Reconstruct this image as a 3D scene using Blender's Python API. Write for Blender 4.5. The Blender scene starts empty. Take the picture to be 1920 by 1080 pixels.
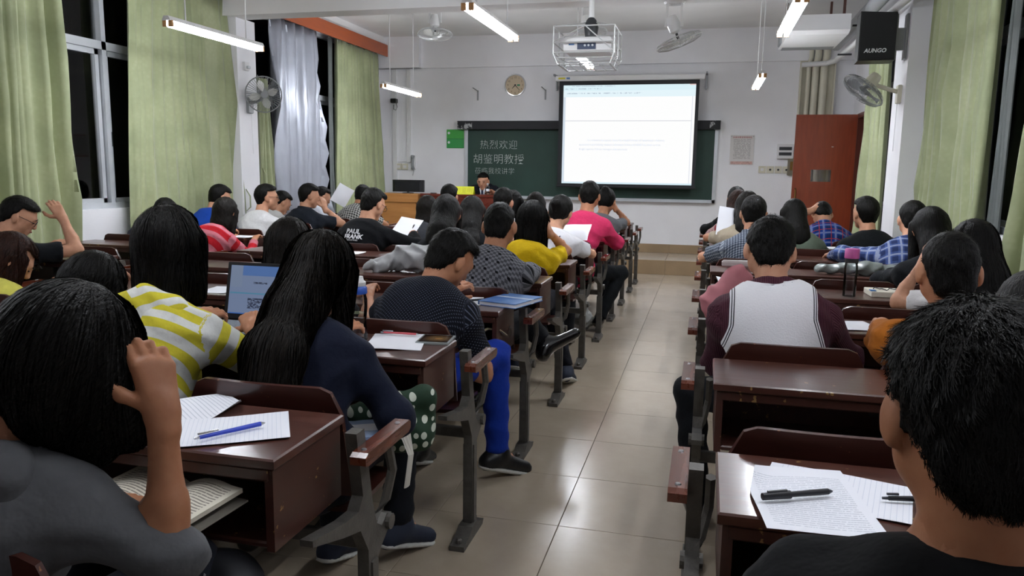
import bpy, math, random
import numpy as np
from mathutils import Vector, Matrix, kdtree, bvhtree

scene = bpy.context.scene
COL = scene.collection
rnd = random.Random(7)
nrs = np.random.RandomState(11)

# ------------------------------------------------------------------ camera
def v3(*a): return np.array(a, float)
YAW, PITCH, ROLL, CAMZ = 0.2456, 0.15164, 0.01433, 1.38
_f = v3(-math.sin(YAW)*math.cos(PITCH), math.cos(YAW)*math.cos(PITCH), -math.sin(PITCH))
_r = v3(math.cos(YAW), math.sin(YAW), 0)
_u = np.cross(_r, _f)
_r2 = _r*math.cos(ROLL)+_u*math.sin(ROLL)
_u2 = -_r*math.sin(ROLL)+_u*math.cos(ROLL)
cam = bpy.data.cameras.new('camera')
cam.sensor_width = 36.0
cam.lens = 1431.63/1920*36.0
cam.clip_start = 0.05
camo = bpy.data.objects.new('camera', cam)
COL.objects.link(camo)
camo.matrix_world = Matrix(((_r2[0], _u2[0], -_f[0], 0), (_r2[1], _u2[1], -_f[1], 0), (_r2[2], _u2[2], -_f[2], CAMZ), (0, 0, 0, 1)))
scene.camera = camo

# ------------------------------------------------------------------ world: night outside
w = bpy.data.worlds.new('night'); scene.world = w; w.use_nodes = True
w.node_tree.nodes['Background'].inputs[0].default_value = (0.004, 0.005, 0.008, 1)
w.node_tree.nodes['Background'].inputs[1].default_value = 0.3
scene.view_settings.view_transform = 'Standard'
scene.view_settings.look = 'None'
scene.view_settings.gamma = 1.0
scene.view_settings.use_curve_mapping = False
scene.view_settings.exposure = 1.35
TUBE = 34.0          # radiance of the fluorescent tubes

# ------------------------------------------------------------------ materials
def lin(h):
    h = h.lstrip('#')
    out = []
    for i in (0, 2, 4):
        c = int(h[i:i+2], 16)/255
        out.append(c/12.92 if c <= .04045 else ((c+.055)/1.055)**2.4)
    return (*out, 1)
MATS = {}
class NT:
    """small helper round a node tree"""
    def __init__(s, name):
        s.m = bpy.data.materials.new(name); s.m.use_nodes = True
        s.t = s.m.node_tree; s.t.nodes.clear()
        s.out = s.n('ShaderNodeOutputMaterial')
        s.b = s.n('ShaderNodeBsdfPrincipled')
        s.l(s.b.outputs[0], s.out.inputs[0])
    def n(s, k, **kw):
        x = s.t.nodes.new(k)
        for a, b in kw.items(): setattr(x, a, b)
        return x
    def l(s, a, b): s.t.links.new(a, b)
    def val(s, inp, v):
        if hasattr(v, 'is_output') or isinstance(v, bpy.types.NodeSocket): s.l(v, inp)
        else: inp.default_value = v
    def math(s, op, a, b=None, c=None):
        x = s.n('ShaderNodeMath', operation=op)
        s.val(x.inputs[0], a)
        if b is not None: s.val(x.inputs[1], b)
        if c is not None: s.val(x.inputs[2], c)
        return x.outputs[0]
    def mix(s, f, a, b):
        x = s.n('ShaderNodeMix', data_type='RGBA')
        s.val(x.inputs[0], f)
        s.val(x.inputs[6], a); s.val(x.inputs[7], b)
        return x.outputs[2]
    def coords(s, kind='Object', scale=(1, 1, 1), rot=(0, 0, 0)):
        tc = s.n('ShaderNodeTexCoord'); mp = s.n('ShaderNodeMapping')
        s.l(tc.outputs[kind], mp.inputs[0]); mp.inputs[3].default_value = scale; mp.inputs[2].default_value = rot
        return mp.outputs[0]
    def attr(s, name='fab'):
        a = s.n('ShaderNodeAttribute'); a.attribute_name = name
        x = s.n('ShaderNodeSeparateXYZ'); s.l(a.outputs['Vector'], x.inputs[0])
        return a.outputs['Vector'], x.outputs[0], x.outputs[1], x.outputs[2]
    def sep(s, v):
        x = s.n('ShaderNodeSeparateXYZ'); s.l(v, x.inputs[0]); return x.outputs
    def noise(s, vec, scale, detail=3, rough=.5):
        x = s.n('ShaderNodeTexNoise'); s.l(vec, x.inputs['Vector'])
        x.inputs['Scale'].default_value = scale; x.inputs['Detail'].default_value = detail; x.inputs['Roughness'].default_value = rough
        return x.outputs[0]
    def ramp(s, f, p0, p1, c0=(0, 0, 0, 1), c1=(1, 1, 1, 1)):
        x = s.n('ShaderNodeValToRGB'); s.l(f, x.inputs[0])
        e = x.color_ramp.elements; e[0].position = p0; e[1].position = p1; e[0].color = c0; e[1].color = c1
        return x.outputs[0]
    def bump(s, h, strength=.3, dist=.01):
        x = s.n('ShaderNodeBump'); s.l(h, x.inputs['Height']); x.inputs['Strength'].default_value = strength; x.inputs['Distance'].default_value = dist
        s.l(x.outputs[0], s.b.inputs['Normal'])
    def set(s, col=None, rough=None, metal=None, spec=None, coat=None, trans=None, sss=None, sheen=None, emit=None, estr=None, alpha=None, ior=None):
        I = s.b.inputs
        for k, v in (('Base Color', col), ('Roughness', rough), ('Metallic', metal), ('Specular IOR Level', spec), ('Coat Weight', coat),
                     ('Transmission Weight', trans), ('Sheen Weight', sheen), ('Emission Color', emit), ('Emission Strength', estr), ('Alpha', alpha), ('IOR', ior)):
            if v is not None: s.val(I[k], v)
        return s.m

def plain(name, h, rough=.5, metal=0., spec=.5, var=.0, vs=8, bump=0., bs=60, coat=0., sc=(1, 1, 1)):
    """a colour with slight mottling and relief"""
    if name in MATS: return MATS[name]
    t = NT(name); c = lin(h)
    v = t.coords('Object', sc)
    if var:
        n = t.noise(v, vs)
        c2 = tuple(max(0, x*(1-var)) for x in c[:3])+(1,); c3 = tuple(min(1, x*(1+var)) for x in c[:3])+(1,)
        col = t.mix(t.ramp(n, .3, .7), c2, c3)
    else: col = c
    t.set(col, rough, metal, spec, coat)
    if bump: t.bump(t.noise(v, bs), bump, .004)
    MATS[name] = t.m; return t.m

def wood(name, h1, h2, rough=.3, coat=.3, axis=0, wear=0., wearcol='#9a7a4c'):
    if name in MATS: return MATS[name]
    t = NT(name)
    sc = [9, 9, 9]; sc[axis] = .9
    v = t.coords('Object', sc)
    n = t.noise(v, 3.0, 5, .6)
    col = t.mix(t.ramp(n, .3, .72), lin(h1), lin(h2))
    if wear:
        v2 = t.coords('Object', (1, 1, 1))
        m = t.ramp(t.noise(v2, 26, 3, .6), .70-wear*.05, .72-wear*.05)
        col = t.mix(m, col, lin(wearcol))
    t.set(col, t.math('MULTIPLY_ADD', n, .25, rough-.1), 0, .5, coat)
    t.b.inputs['Coat Roughness'].default_value = .15
    t.bump(n, .12, .004)
    MATS[name] = t.m; return t.m

def emis(name, h, s):
    if name in MATS: return MATS[name]
    t = NT(name); t.set(lin(h), .5, emit=lin(h), estr=s); MATS[name] = t.m; return t.m

def fabric(name, kind='plain', cols=('#888888',), period=.05, duty=.5, rough=.85, rot=0., vs=45):
    """cloth whose pattern follows the 'fab' attribute: metres along / around the limb"""
    t = NT(name)
    vec, al, ar, ch = t.attr()
    L = [lin(c) for c in cols]
    def band(x, per, d, off=0.):
        f = t.math('FRACT', t.math('ADD', t.math('DIVIDE', x, per), 50.0+off))
        return t.math('LESS_THAN', f, d)
    if kind == 'plain': col = L[0]
    elif kind == 'stripes': col = t.mix(band(al, period, duty), L[0], L[1])
    elif kind == 'pin': col = t.mix(band(ar, period, duty), L[0], L[1])
    elif kind == 'dots':
        a = t.math('SINE', t.math('MULTIPLY', al, 6.283/period)); b = t.math('SINE', t.math('MULTIPLY', ar, 6.283/period))
        col = t.mix(t.math('GREATER_THAN', t.math('MULTIPLY', a, b), duty), L[0], L[1])
    elif kind == 'gingham':
        a = band(al, period, duty); b = band(ar, period, duty)
        s = t.math('ADD', a, b)
        col = t.mix(t.math('MULTIPLY', s, .5), L[0], L[1])
        if len(L) > 2: col = t.mix(t.math('MULTIPLY', a, b), col, L[2])
    elif kind == 'weave':
        a = band(al, period, duty); b = band(ar, period, duty)
        a2 = band(al, period*2, .24, .05); b2 = band(ar, period*2, .24, .05)
        col = t.mix(t.math('MAXIMUM', a, b), L[0], L[1])
        col = t.mix(t.math('MULTIPLY', a, b), col, L[0])
        col = t.mix(t.math('MULTIPLY', a2, b2), col, L[2])
    elif kind == 'plaid':
        a = band(al, period, duty); b = band(ar, period, duty)
        col = t.mix(t.math('MULTIPLY', t.math('ADD', a, b), .5), L[0], L[1])
        a2 = band(al, period, .17, .3); b2 = band(ar, period, .17, .3)
        col = t.mix(t.math('MULTIPLY', t.math('MAXIMUM', a2, b2), .75), col, L[2])
        if len(L) > 3:
            a3 = band(al, period, .06, .62); b3 = band(ar, period, .06, .62)
            col = t.mix(t.math('MAXIMUM', a3, b3), col, L[3])
    oc = t.coords('Object')
    n = t.noise(oc, vs)
    dark = t.mix(t.ramp(n, .25, .8), (.86, .86, .86, 1), (1, 1, 1, 1))
    mm = t.n('ShaderNodeMix', data_type='RGBA', blend_type='MULTIPLY'); mm.inputs[0].default_value = 1
    t.val(mm.inputs[6], col); t.l(dark, mm.inputs[7])
    t.set(mm.outputs[2], rough, 0, .12, sheen=.03)
    t.bump(t.noise(oc, 11, 4, .55), .3, .03)
    return t.m

def hairmat(name, h1, h2):
    if name in MATS: return MATS[name]
    t = NT(name)
    vec, a, b, c = t.attr()
    mp = t.n('ShaderNodeMapping'); t.l(vec, mp.inputs[0]); mp.inputs[3].default_value = (1, 1, .07)
    n = t.noise(mp.outputs[0], 190, 2)
    t.set(t.mix(t.ramp(n, .3, .75), lin(h1), lin(h2)), .5, 0, .13)
    t.bump(n, .7, .006)
    MATS[name] = t.m; return t.m

def skinmat(name, h):
    if name in MATS: return MATS[name]
    t = NT(name); v = t.coords('Object')
    c = lin(h); c2 = (c[0]*.86, c[1]*.78, c[2]*.74, 1)
    t.set(t.mix(t.ramp(t.noise(v, 30), .3, .75), c, c2), .55, 0, .35)
    t.b.inputs['Subsurface Weight'].default_value = .06
    t.b.inputs['Subsurface Radius'].default_value = (.02, .008, .004)
    t.bump(t.noise(v, 350), .06, .002)
    MATS[name] = t.m; return t.m

def glassmat(name='glass', tint='#ffffff', rough=.02):
    if name in MATS: return MATS[name]
    t = NT(name)
    tr = t.n('ShaderNodeBsdfTransparent'); tr.inputs[0].default_value = lin(tint)
    gl = t.n('ShaderNodeBsdfGlossy'); gl.inputs['Roughness'].default_value = rough
    fr = t.n('ShaderNodeFresnel'); fr.inputs[0].default_value = 1.45
    mx = t.n('ShaderNodeMixShader')
    t.l(fr.outputs[0], mx.inputs[0]); t.l(tr.outputs[0], mx.inputs[1]); t.l(gl.outputs[0], mx.inputs[2]); t.l(mx.outputs[0], t.out.inputs[0])
    MATS[name] = t.m; return t.m

M = dict(
    wall=plain('wall_paint', '#ebebee', .75, var=.03, vs=2.5, bump=.25, bs=90),
    ceil=plain('ceiling_paint', '#ececec', .8, var=.03, vs=2),
    white=plain('white_enamel', '#dedede', .35, var=.02),
    offwhite=plain('cream_plastic', '#cfcbb8', .4, var=.04),
    alu=plain('window_aluminium', '#c4c8cc', .4, .25, var=.04),
    steel=plain('bare_steel', '#8f9092', .35, .9, var=.08),
    wire=plain('cage_wire', '#c9cbcb', .35, .5),
    iron=plain('grey_cast_iron', '#5a5752', .5, .35, var=.2, vs=25, bump=.3, bs=160),
    black=plain('black_plastic', '#101113', .4, var=.08),
    dgrey=plain('dark_grey_plastic', '#2b2d30', .45, var=.08),
    grey=plain('grey_plastic', '#8c8f90', .45, var=.05),
    desk=wood('desk_varnish', '#3e211a', '#553228', .30, .35, 0, .3),
    deskend=wood('desk_end_varnish', '#3a201a', '#4b2a22', .35, .2, 1, .8),
    seatw=wood('seat_plywood', '#371a14', '#4a251d', .33, .35, 0, .9, '#8a5a38'),
    arm=wood('armrest_wood', '#4f2214', '#6a3019', .25, .5, 1),
    door=wood('door_veneer', '#7a2f12', '#8a3a1a', .35, .3, 2),
    frame=wood('door_frame_wood', '#4f1f12', '#5c2818', .4, .2, 2),
    pelmet=wood('pelmet_wood', '#a04a20', '#b3572a', .4, .2, 1),
    teak=wood('lectern_veneer', '#a8713a', '#b98249', .4, .2, 0),
    rosew=wood('rosewood_veneer', '#5c1f12', '#6e2a1a', .28, .4, 0),
    board=plain('blackboard_green', '#1c3a30', .6, var=.14, vs=3),
    chalk=plain('chalk', '#c9cfc9', .9, var=.1, vs=200),
    paper=plain('white_paper', '#eef0f6', .7),
    cream=plain('cream_pages', '#d9d4c4', .7),
    brass=plain('brass', '#8a6c3c', .35, .8),
    glass=glassmat(),
)
# ------------------------------------------------------------------ mesh helpers
class MB:
    """collects polygons; build() links them as one mesh object"""
    def __init__(s): s.v = []; s.f = []; s.m = []; s.mi = 0
    def poly(s, pts, faces):
        o = len(s.v); s.v += [tuple(float(c) for c in p) for p in pts]
        s.f += [tuple(i+o for i in f) for f in faces]; s.m += [s.mi]*len(faces); return s
    def box(s, x0, x1, y0, y1, z0, z1, M4=None, ch=0.):
        if ch:
            pts = []; 
            for (z, e) in ((z0, ch), (z0+ch, 0), (z1-ch, 0), (z1, ch)):
                pts += [(x0+e, y0+e, z), (x1-e, y0+e, z), (x1-e, y1-e, z), (x0+e, y1-e, z)]
            F = [(3, 2, 1, 0), (12, 13, 14, 15)]
            for k in range(3):
                for i in range(4): F.append((k*4+i, k*4+(i+1) % 4, k*4+4+(i+1) % 4, k*4+4+i))
        else:
            pts = [(x, y, z) for z in (z0, z1) for (x, y) in ((x0, y0), (x1, y0), (x1, y1), (x0, y1))]
            F = [(3, 2, 1, 0), (4, 5, 6, 7), (0, 1, 5, 4), (1, 2, 6, 5), (2, 3, 7, 6), (3, 0, 4, 7)]
        if M4 is not None: pts = [tuple(M4 @ Vector(p)) for p in pts]
        return s.poly(pts, F)
    def prism(s, prof, axis, a0, a1, M4=None):
        """extrude a 2-D outline along an axis (0 x, 1 y, 2 z)"""
        n = len(prof); pts = []
        for a in (a0, a1):
            for (p, q) in prof:
                pts.append([(a, p, q), (p, a, q), (p, q, a)][axis])
        if M4 is not None: pts = [tuple(M4 @ Vector(p)) for p in pts]
        F = [tuple(range(n-1, -1, -1)), tuple(range(n, 2*n))]+[(i, (i+1) % n, n+(i+1) % n, n+i) for i in range(n)]
        return s.poly(pts, F)
    def tube(s, path, r, n=8, closed=False, r2=None):
        P = [Vector(p) for p in path]; rings = []
        m = len(P)
        for i, p in enumerate(P):
            if closed: d = P[(i+1) % m]-P[i-1]
            else: d = P[min(i+1, m-1)]-P[max(i-1, 0)]
            d.normalize()
            up = Vector((0, 0, 1)) if abs(d.z) < .9 else Vector((1, 0, 0))
            a = d.cross(up).normalized(); b = a.cross(d)
            rr = r[i] if isinstance(r, (list, tuple)) else r
            rings.append([p+(a*math.cos(t)+b*math.sin(t)*(r2/r if r2 else 1))*rr for t in [2*math.pi*k/n for k in range(n)]])
        pts = [q for ring in rings for q in ring]; F = []
        for i in range(m if closed else m-1):
            j = (i+1) % m
            for k in range(n): F.append((i*n+k, i*n+(k+1) % n, j*n+(k+1) % n, j*n+k))
        if not closed: F += [tuple(range(n-1, -1, -1)), tuple(range((m-1)*n, m*n))]
        return s.poly(pts, F)
    def lathe(s, prof, n=16, M4=None):
        """prof: (radius, z) pairs"""
        pts = []; m = len(prof)
        for (r, z) in prof:
            for k in range(n): pts.append((r*math.cos(2*math.pi*k/n), r*math.sin(2*math.pi*k/n), z))
        if M4 is not None: pts = [tuple(M4 @ Vector(p)) for p in pts]
        F = [(i*n+k, i*n+(k+1) % n, (i+1)*n+(k+1) % n, (i+1)*n+k) for i in range(m-1) for k in range(n)]
        F += [tuple(range(n-1, -1, -1)), tuple(range((m-1)*n, m*n))]
        return s.poly(pts, F)
    def grid(s, fn, nu, nv, thick=0., flip=False):
        """closed sheet: fn(u,v)->point, with thickness along the local normal"""
        U = [[Vector(fn(i/nu, j/nv)) for j in range(nv+1)] for i in range(nu+1)]
        def nrm(i, j):
            a = U[min(i+1, nu)][j]-U[max(i-1, 0)][j]; b = U[i][min(j+1, nv)]-U[i][max(j-1, 0)]
            c = a.cross(b); return c.normalized() if c.length > 0 else Vector((0, 0, 1))
        top = [U[i][j] for i in range(nu+1) for j in range(nv+1)]
        F = [(i*(nv+1)+j, (i+1)*(nv+1)+j, (i+1)*(nv+1)+j+1, i*(nv+1)+j+1) for i in range(nu) for j in range(nv)]
        if thick:
            bot = [U[i][j]-nrm(i, j)*thick for i in range(nu+1) for j in range(nv+1)]; o = len(top)
            F2 = [tuple(reversed([q+o for q in f])) for f in F]
            edge = [i*(nv+1) for i in range(nu+1)]+[nu*(nv+1)+j for j in range(1, nv+1)]+[i*(nv+1)+nv for i in range(nu-1, -1, -1)]+[j for j in range(nv-1, 0, -1)]
            F3 = [(edge[(k+1) % len(edge)], edge[k], edge[k]+o, edge[(k+1) % len(edge)]+o) for k in range(len(edge))]
            return s.poly(top+bot, F+F2+F3)
        return s.poly(top, F)
    def mesh(s, name, mats, smooth=False):
        me = bpy.data.meshes.new(name); me.from_pydata(s.v, [], s.f)
        for m in (mats if isinstance(mats, (list, tuple)) else [mats]): me.materials.append(m)
        if max(s.m, default=0): me.polygons.foreach_set('material_index', s.m)
        me.validate()
        if smooth:
            me.shade_smooth()
            me.set_sharp_from_angle(angle=math.radians(40))
        me.update(); return me
    def build(s, name, mats, parent=None, loc=(0, 0, 0), rot=(0, 0, 0), smooth=False):
        return put(name, s.mesh(name, mats, smooth), parent, loc, rot)

def put(name, me, parent=None, loc=(0, 0, 0), rot=(0, 0, 0)):
    o = bpy.data.objects.new(name, me); COL.objects.link(o)
    o.location = loc; o.rotation_euler = rot
    if parent is not None: o.parent = parent
    return o
def tag(o, label=None, cat=None, group=None, kind=None):
    if label: o['label'] = label
    if cat: o['category'] = cat
    if group: o['group'] = group
    if kind: o['kind'] = kind
    return o
def thing(name, label, cat, loc=(0, 0, 0), rz=0, group=None):
    o = bpy.data.objects.new(name, None); COL.objects.link(o); o.empty_display_size = .1
    o.location = loc; o.rotation_euler = (0, 0, rz)
    return tag(o, label, cat, group)
def struct(name, mb, mats, parent=None, **k):
    o = mb.build(name, mats, parent, **k)
    if parent is None: o['kind'] = 'structure'
    return o
def copy_tree(o, parent=None):
    c = o.copy(); COL.objects.link(c); c.parent = parent
    for ch in o.children: copy_tree(ch, c)
    return c
def rotm(loc, rx=0, ry=0, rz=0):
    from mathutils import Euler
    return Matrix.Translation(loc) @ Euler((rx, ry, rz)).to_matrix().to_4x4()

def text_mesh(body, size, mat, extrude=.0005, offset=0., align='CENTER', spacing=1., shear=0.):
    c = bpy.data.curves.new('lettering', 'FONT'); c.body = body; c.size = size; c.extrude = extrude; c.offset = offset
    c.align_x = align; c.align_y = 'CENTER'; c.space_character = spacing; c.shear = shear; c.resolution_u = 3
    o = bpy.data.objects.new('lettering', c); COL.objects.link(o)
    dg = bpy.context.evaluated_depsgraph_get(); dg.update()
    me = bpy.data.meshes.new_from_object(o.evaluated_get(dg))
    bpy.data.objects.remove(o); bpy.data.curves.remove(c)
    me.materials.clear(); me.materials.append(mat)
    return me
# lettering is meshed first, while the scene is still small
ink = plain('ink', '#22242c', .7); faint = plain('faint_print', '#b9c0c8', .7)
slide_txt = emis('slide_text', '#b4bccd', .33)
TXT = dict(
    l1=text_mesh('热烈欢迎', .150, M['chalk'], offset=-.0028, spacing=1.05),
    l2=text_mesh('胡鉴明教授', .165, M['chalk'], offset=-.0028, spacing=1.02),
    l3=text_mesh('莅临我校讲学', .107, M['chalk'], offset=-.0022, spacing=1.02),
    s1=text_mesh('- In commercial aspect, since the establishment of diplomatic relations,', .040, slide_txt, align='LEFT', extrude=.0002),
    s2=text_mesh('economic and trading relations between China and ROK has been a very', .040, slide_txt, align='LEFT', extrude=.0002),
    s3=text_mesh("bright spot in China's foreign trade practice.", .040, slide_txt, align='LEFT', extrude=.0002),
    name=text_mesh('胡鉴明', .09, plain('card_ink', '#b9b020', .7), offset=-.001),
    pf1=text_mesh('PAUL', .05, plain('shirt_print', '#e8e8ea', .8), offset=.0015, shear=.15),
    pf2=text_mesh('FRANK', .05, plain('shirt_print', '#e8e8ea', .8), offset=.0015, shear=.15),
    pf3=text_mesh('INDUSTRIES', .017, plain('shirt_print', '#e8e8ea', .8), spacing=1.15),
    y1924=text_mesh('1924', .05, plain('print_black', '#16161a', .8), offset=.001),
    spk=text_mesh('AUNGO', .05, plain('logo_silver', '#e6e8ea', .3, .3), offset=.0015, shear=.2),
    C=text_mesh('C', .06, plain('logo_grey', '#9a9a9a', .6), offset=.001),
    nums=[text_mesh(str(i), .040, plain('clock_numeral', '#5a4636', .6)) for i in range(1, 13)],
    rules=text_mesh('多媒体教室管理规定', .030, plain('poster_red', '#b0403a', .7)),
)

# ------------------------------------------------------------------ room shell
XL, XR, YF, YB, ZC = -5.15, 1.92, 11.65, -2.2, 3.42
T0 = 0.30          # first tile joint (joints every half metre)
def tilemat():
    t = NT('floor_tile'); v = t.coords('Object')
    oi = t.n('ShaderNodeObjectInfo')
    c = t.mix(t.ramp(t.noise(v, 4, 5, .65), .3, .75), lin('#a89a88'), lin('#b7aa97'))
    c = t.mix(t.math('MULTIPLY', oi.outputs['Random'], .35), c, lin('#9c8e7c'))
    t.set(c, t.math('MULTIPLY_ADD', t.noise(v, 7, 3), .06, .19), 0, .5)
    t.bump(t.noise(v, 1.6, 2), .05, .01)
    return t.m
M['tile'] = tilemat()
M['band'] = plain('brown_tile', '#9a8366', .3, var=.08, vs=5)
floor = struct('floor', MB().box(XL-.1, XR+.1, YB-.1, YF+.1, -.12, -.004), plain('grout', '#5d5348', .9))
tile_me = MB().box(.0012, .4988, .0012, .4988, -.012, 0, ch=.0012).mesh('tile', M['tile'])
nx0, nx1 = -10, 4
far_tiles = MB()
for j in range(-5, 21):
    for i in range(nx0-1, nx1):
        x, y = i*.5, T0+j*.5
        if y > 10.4: continue
        if j >= 1 and x >= -5.01 and x < 1.6: put('tile', tile_me, floor, (x, y, 0))
        else: far_tiles.box(max(x, XL)+.0012, min(x+.4988, XR), y+.0012, y+.4988, -.012, 0)
ft = far_tiles.build('rear_tile', M['tile'], floor); ft['kind'] = 'stuff'
# platform with a tiled riser
plat = MB().box(XL, XR, 10.64, YF, 0, .19).build('platform', plain('mortar', '#6b5f50', .9), floor)
rt = MB().box(.002, .498, 10.625, 10.64, .001, .199, ch=.002).mesh('riser_tile', M['band'])
tt = MB().box(.002, .498, 10.627, 11.13, .19, .2, ch=.0015).mesh('tread_tile', M['tile'])
tt2 = MB().box(.002, .498, 11.134, 11.64, .19, .2, ch=.0015).mesh('tread_tile', M['tile'])
for i in range(-10, 4):
    put('riser_tile', rt, plat, (i*.5, 0, 0)); put('tread_tile', tt, plat, (i*.5, 0, 0)); put('tread_tile', tt2, plat, (i*.5, 0, 0))

ceiling = struct('ceiling', MB().box(XL-.2, XR+.2, YB-.1, YF+.2, ZC, ZC+.15), M['ceil'])
wf = struct('wall_front', MB().box(XL-.2, XR+.2, YF, YF+.2, -.1, ZC), M['wall'])
struct('wall_back', MB().box(XL-.2, XR+.2, YB-.2, YB, -.1, ZC), M['wall'])
struct('trim_1', MB().box(XL, XR, YF-.06, YF+.01, 2.955, ZC), M['wall'])           # beam over the board
struct('trim_2', MB().box(XL, XR, 7.36, 7.62, 2.955, ZC), M['ceil'])               # cross beam
struct('trim_3', MB().box(XL, XL+.16, 7.62, YF-.06, 3.30, ZC), M['ceil'])          # left cornice
bb = struct('baseboard_front', MB().box(XL, XR, YF-.008, YF, .2, .33), plain('mortar', '#6b5f50', .9))
bt = MB().box(.002, .498, YF-.016, YF-.006, .201, .33, ch=.0015).mesh('skirting_tile', M['band'])
for i in range(-10, 4): put('skirting_tile', bt, bb, (i*.5, 0, 0))

def openwall(name, x0, x1, gaps, sill, head):
    """wall along y with window gaps (y0,y1); solid elsewhere"""
    m = MB(); y = YB
    for (a, b, s, h) in gaps:
        m.box(x0, x1, y, a, -.1, ZC)
        if s > 0: m.box(x0, x1, a, b, -.1, s)
        m.box(x0, x1, a, b, h, ZC); y = b
    m.box(x0, x1, y, YF, -.1, ZC)
    return struct(name, m, M['wall'])
wl = openwall('wall_left', XL-.24, XL, [(3.9, 7.4, 1.0, 3.2), (7.95, 11.45, 1.0, 3.2)], 1.0, 3.2)
wr = openwall('wall_right', XR, XR+.24, [(4.2, 7.6, 1.0, 3.2), (8.5, 10.1, 1.0, 3.2), (10.32, 11.2, 0, 2.2)], 1.0, 3.2)
MB().box(XL, -4.93, 7.45, 7.80, 0, 2.96).build('pillar', M['wall'], wl)
MB().box(1.72, XR, 7.85, 8.35, 0, ZC).build('pillar', M['wall'], wr)
struct('trim_4', MB().box(XL, -4.42, YF-.16, YF, 2.955, ZC), M['wall'])

def window(idx, x, y0, y1, z0, z1, posts, ztr):
    """sliding aluminium window lying in the plane x"""
    o = MB()
    for (a, b, c, d) in ((y0, y1, z0, z0+.05), (y0, y1, z1-.05, z1), (y0, y0+.05, z0, z1), (y1-.05, y1, z0, z1), (y0, y1, ztr-.035, ztr+.035)): o.box(x-.05, x+.05, a, b, c, d)
    win = struct('window_%d' % idx, o, M['alu'])
    ys = [y0+.05]+posts+[y1-.05]
    for p in posts: MB().box(x-.04, x+.05, p-.025, p+.025, z0+.05, z1-.05).build('mullion', M['alu'], win)
    for a, b in zip(ys[:-1], ys[1:]):
        s = MB()
        for (c, d, e, f) in ((a+.035, b-.035, z0+.05, z0+.09), (a+.035, b-.035, ztr-.08, ztr-.035), (a+.035, a+.075, z0+.05, ztr-.035), (b-.075, b-.035, z0+.05, ztr-.035)): s.box(x-.02, x+.015, c, d, e, f)
        sash = s.build('sash', M['alu'], win)
        MB().box(x-.006, x, a+.07, b-.07, z0+.085, ztr-.075).build('pane', M['glass'], sash)
        MB().box(x-.006, x, a+.03, b-.03, ztr+.03, z1-.045).build('pane', M['glass'], win)
        if a > y0+.1: MB().box(x+.015, x+.03, a+.045, a+.06, 1.55, 1.68).build('latch', M['dgrey'], sash)
    return win
window(1, XL-.10, 3.9, 7.4, 1.0, 3.2, [4.55, 5.20, 5.86, 6.6], 2.42)
window(2, XL-.10, 7.95, 11.45, 1.0, 3.2, [8.7, 9.62, 10.6], 2.34)
window(3, XR+.10, 4.2, 7.6, 1.0, 3.2, [5.4, 6.5], 2.40)
window(4, XR+.10, 8.5, 10.1, 1.0, 3.2, [9.3], 2.40)

# door in the right wall, leaf swung in parallel to the front wall
door = struct('door_1', MB().box(XR-.02, XR+.12, 11.14, 11.20, 0.0, 2.2).box(XR-.02, XR+.12, 10.32, 10.38, 0, 2.2).box(XR-.02, XR+.12, 10.38, 11.14, 2.14, 2.2), M['frame'])
lf = MB()
lx0, lx1, ly0, ly1 = 1.13, 1.90, 11.155, 11.195
px0, px1, pz0, pz1 = 1.36, 1.62, 1.30, 1.46
for (a, b, c, d) in ((lx0, lx1, .21, pz0), (lx0, lx1, pz1, 2.19), (lx0, px0, pz0, pz1), (px1, lx1, pz0, pz1)): lf.box(a, b, ly0, ly1, c, d)
leaf = lf.build('door_leaf', M['door'], door)
MB().box(px0, px1, ly0+.012, ly0+.022, pz0, pz1).build('pane', M['glass'], leaf)
MB().tube([(1.175, ly0-.002, 1.02), (1.175, ly0-.045, 1.04), (1.175, ly0-.045, 1.18), (1.175, ly0-.002, 1.20)], .011, 8).build('door_handle', M['brass'], leaf, smooth=True)
MB().box(1.60, 1.625, ly0-.004, ly0, 1.76, 1.77).build('door_plate', M['alu'], leaf)
# dark corridor behind the doorway
MB().box(XR+.24, XR+1.4, 10.2, 10.3, 0, 2.6).box(XR+1.4, XR+1.5, 10.2, 11.4, 0, 2.6).box(XR+.24, XR+1.5, 11.3, 11.4, 0, 2.6).box(XR+.24, XR+1.5, 10.2, 11.4, 2.6, 2.7).build('corridor', M['wall'], wr)

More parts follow.
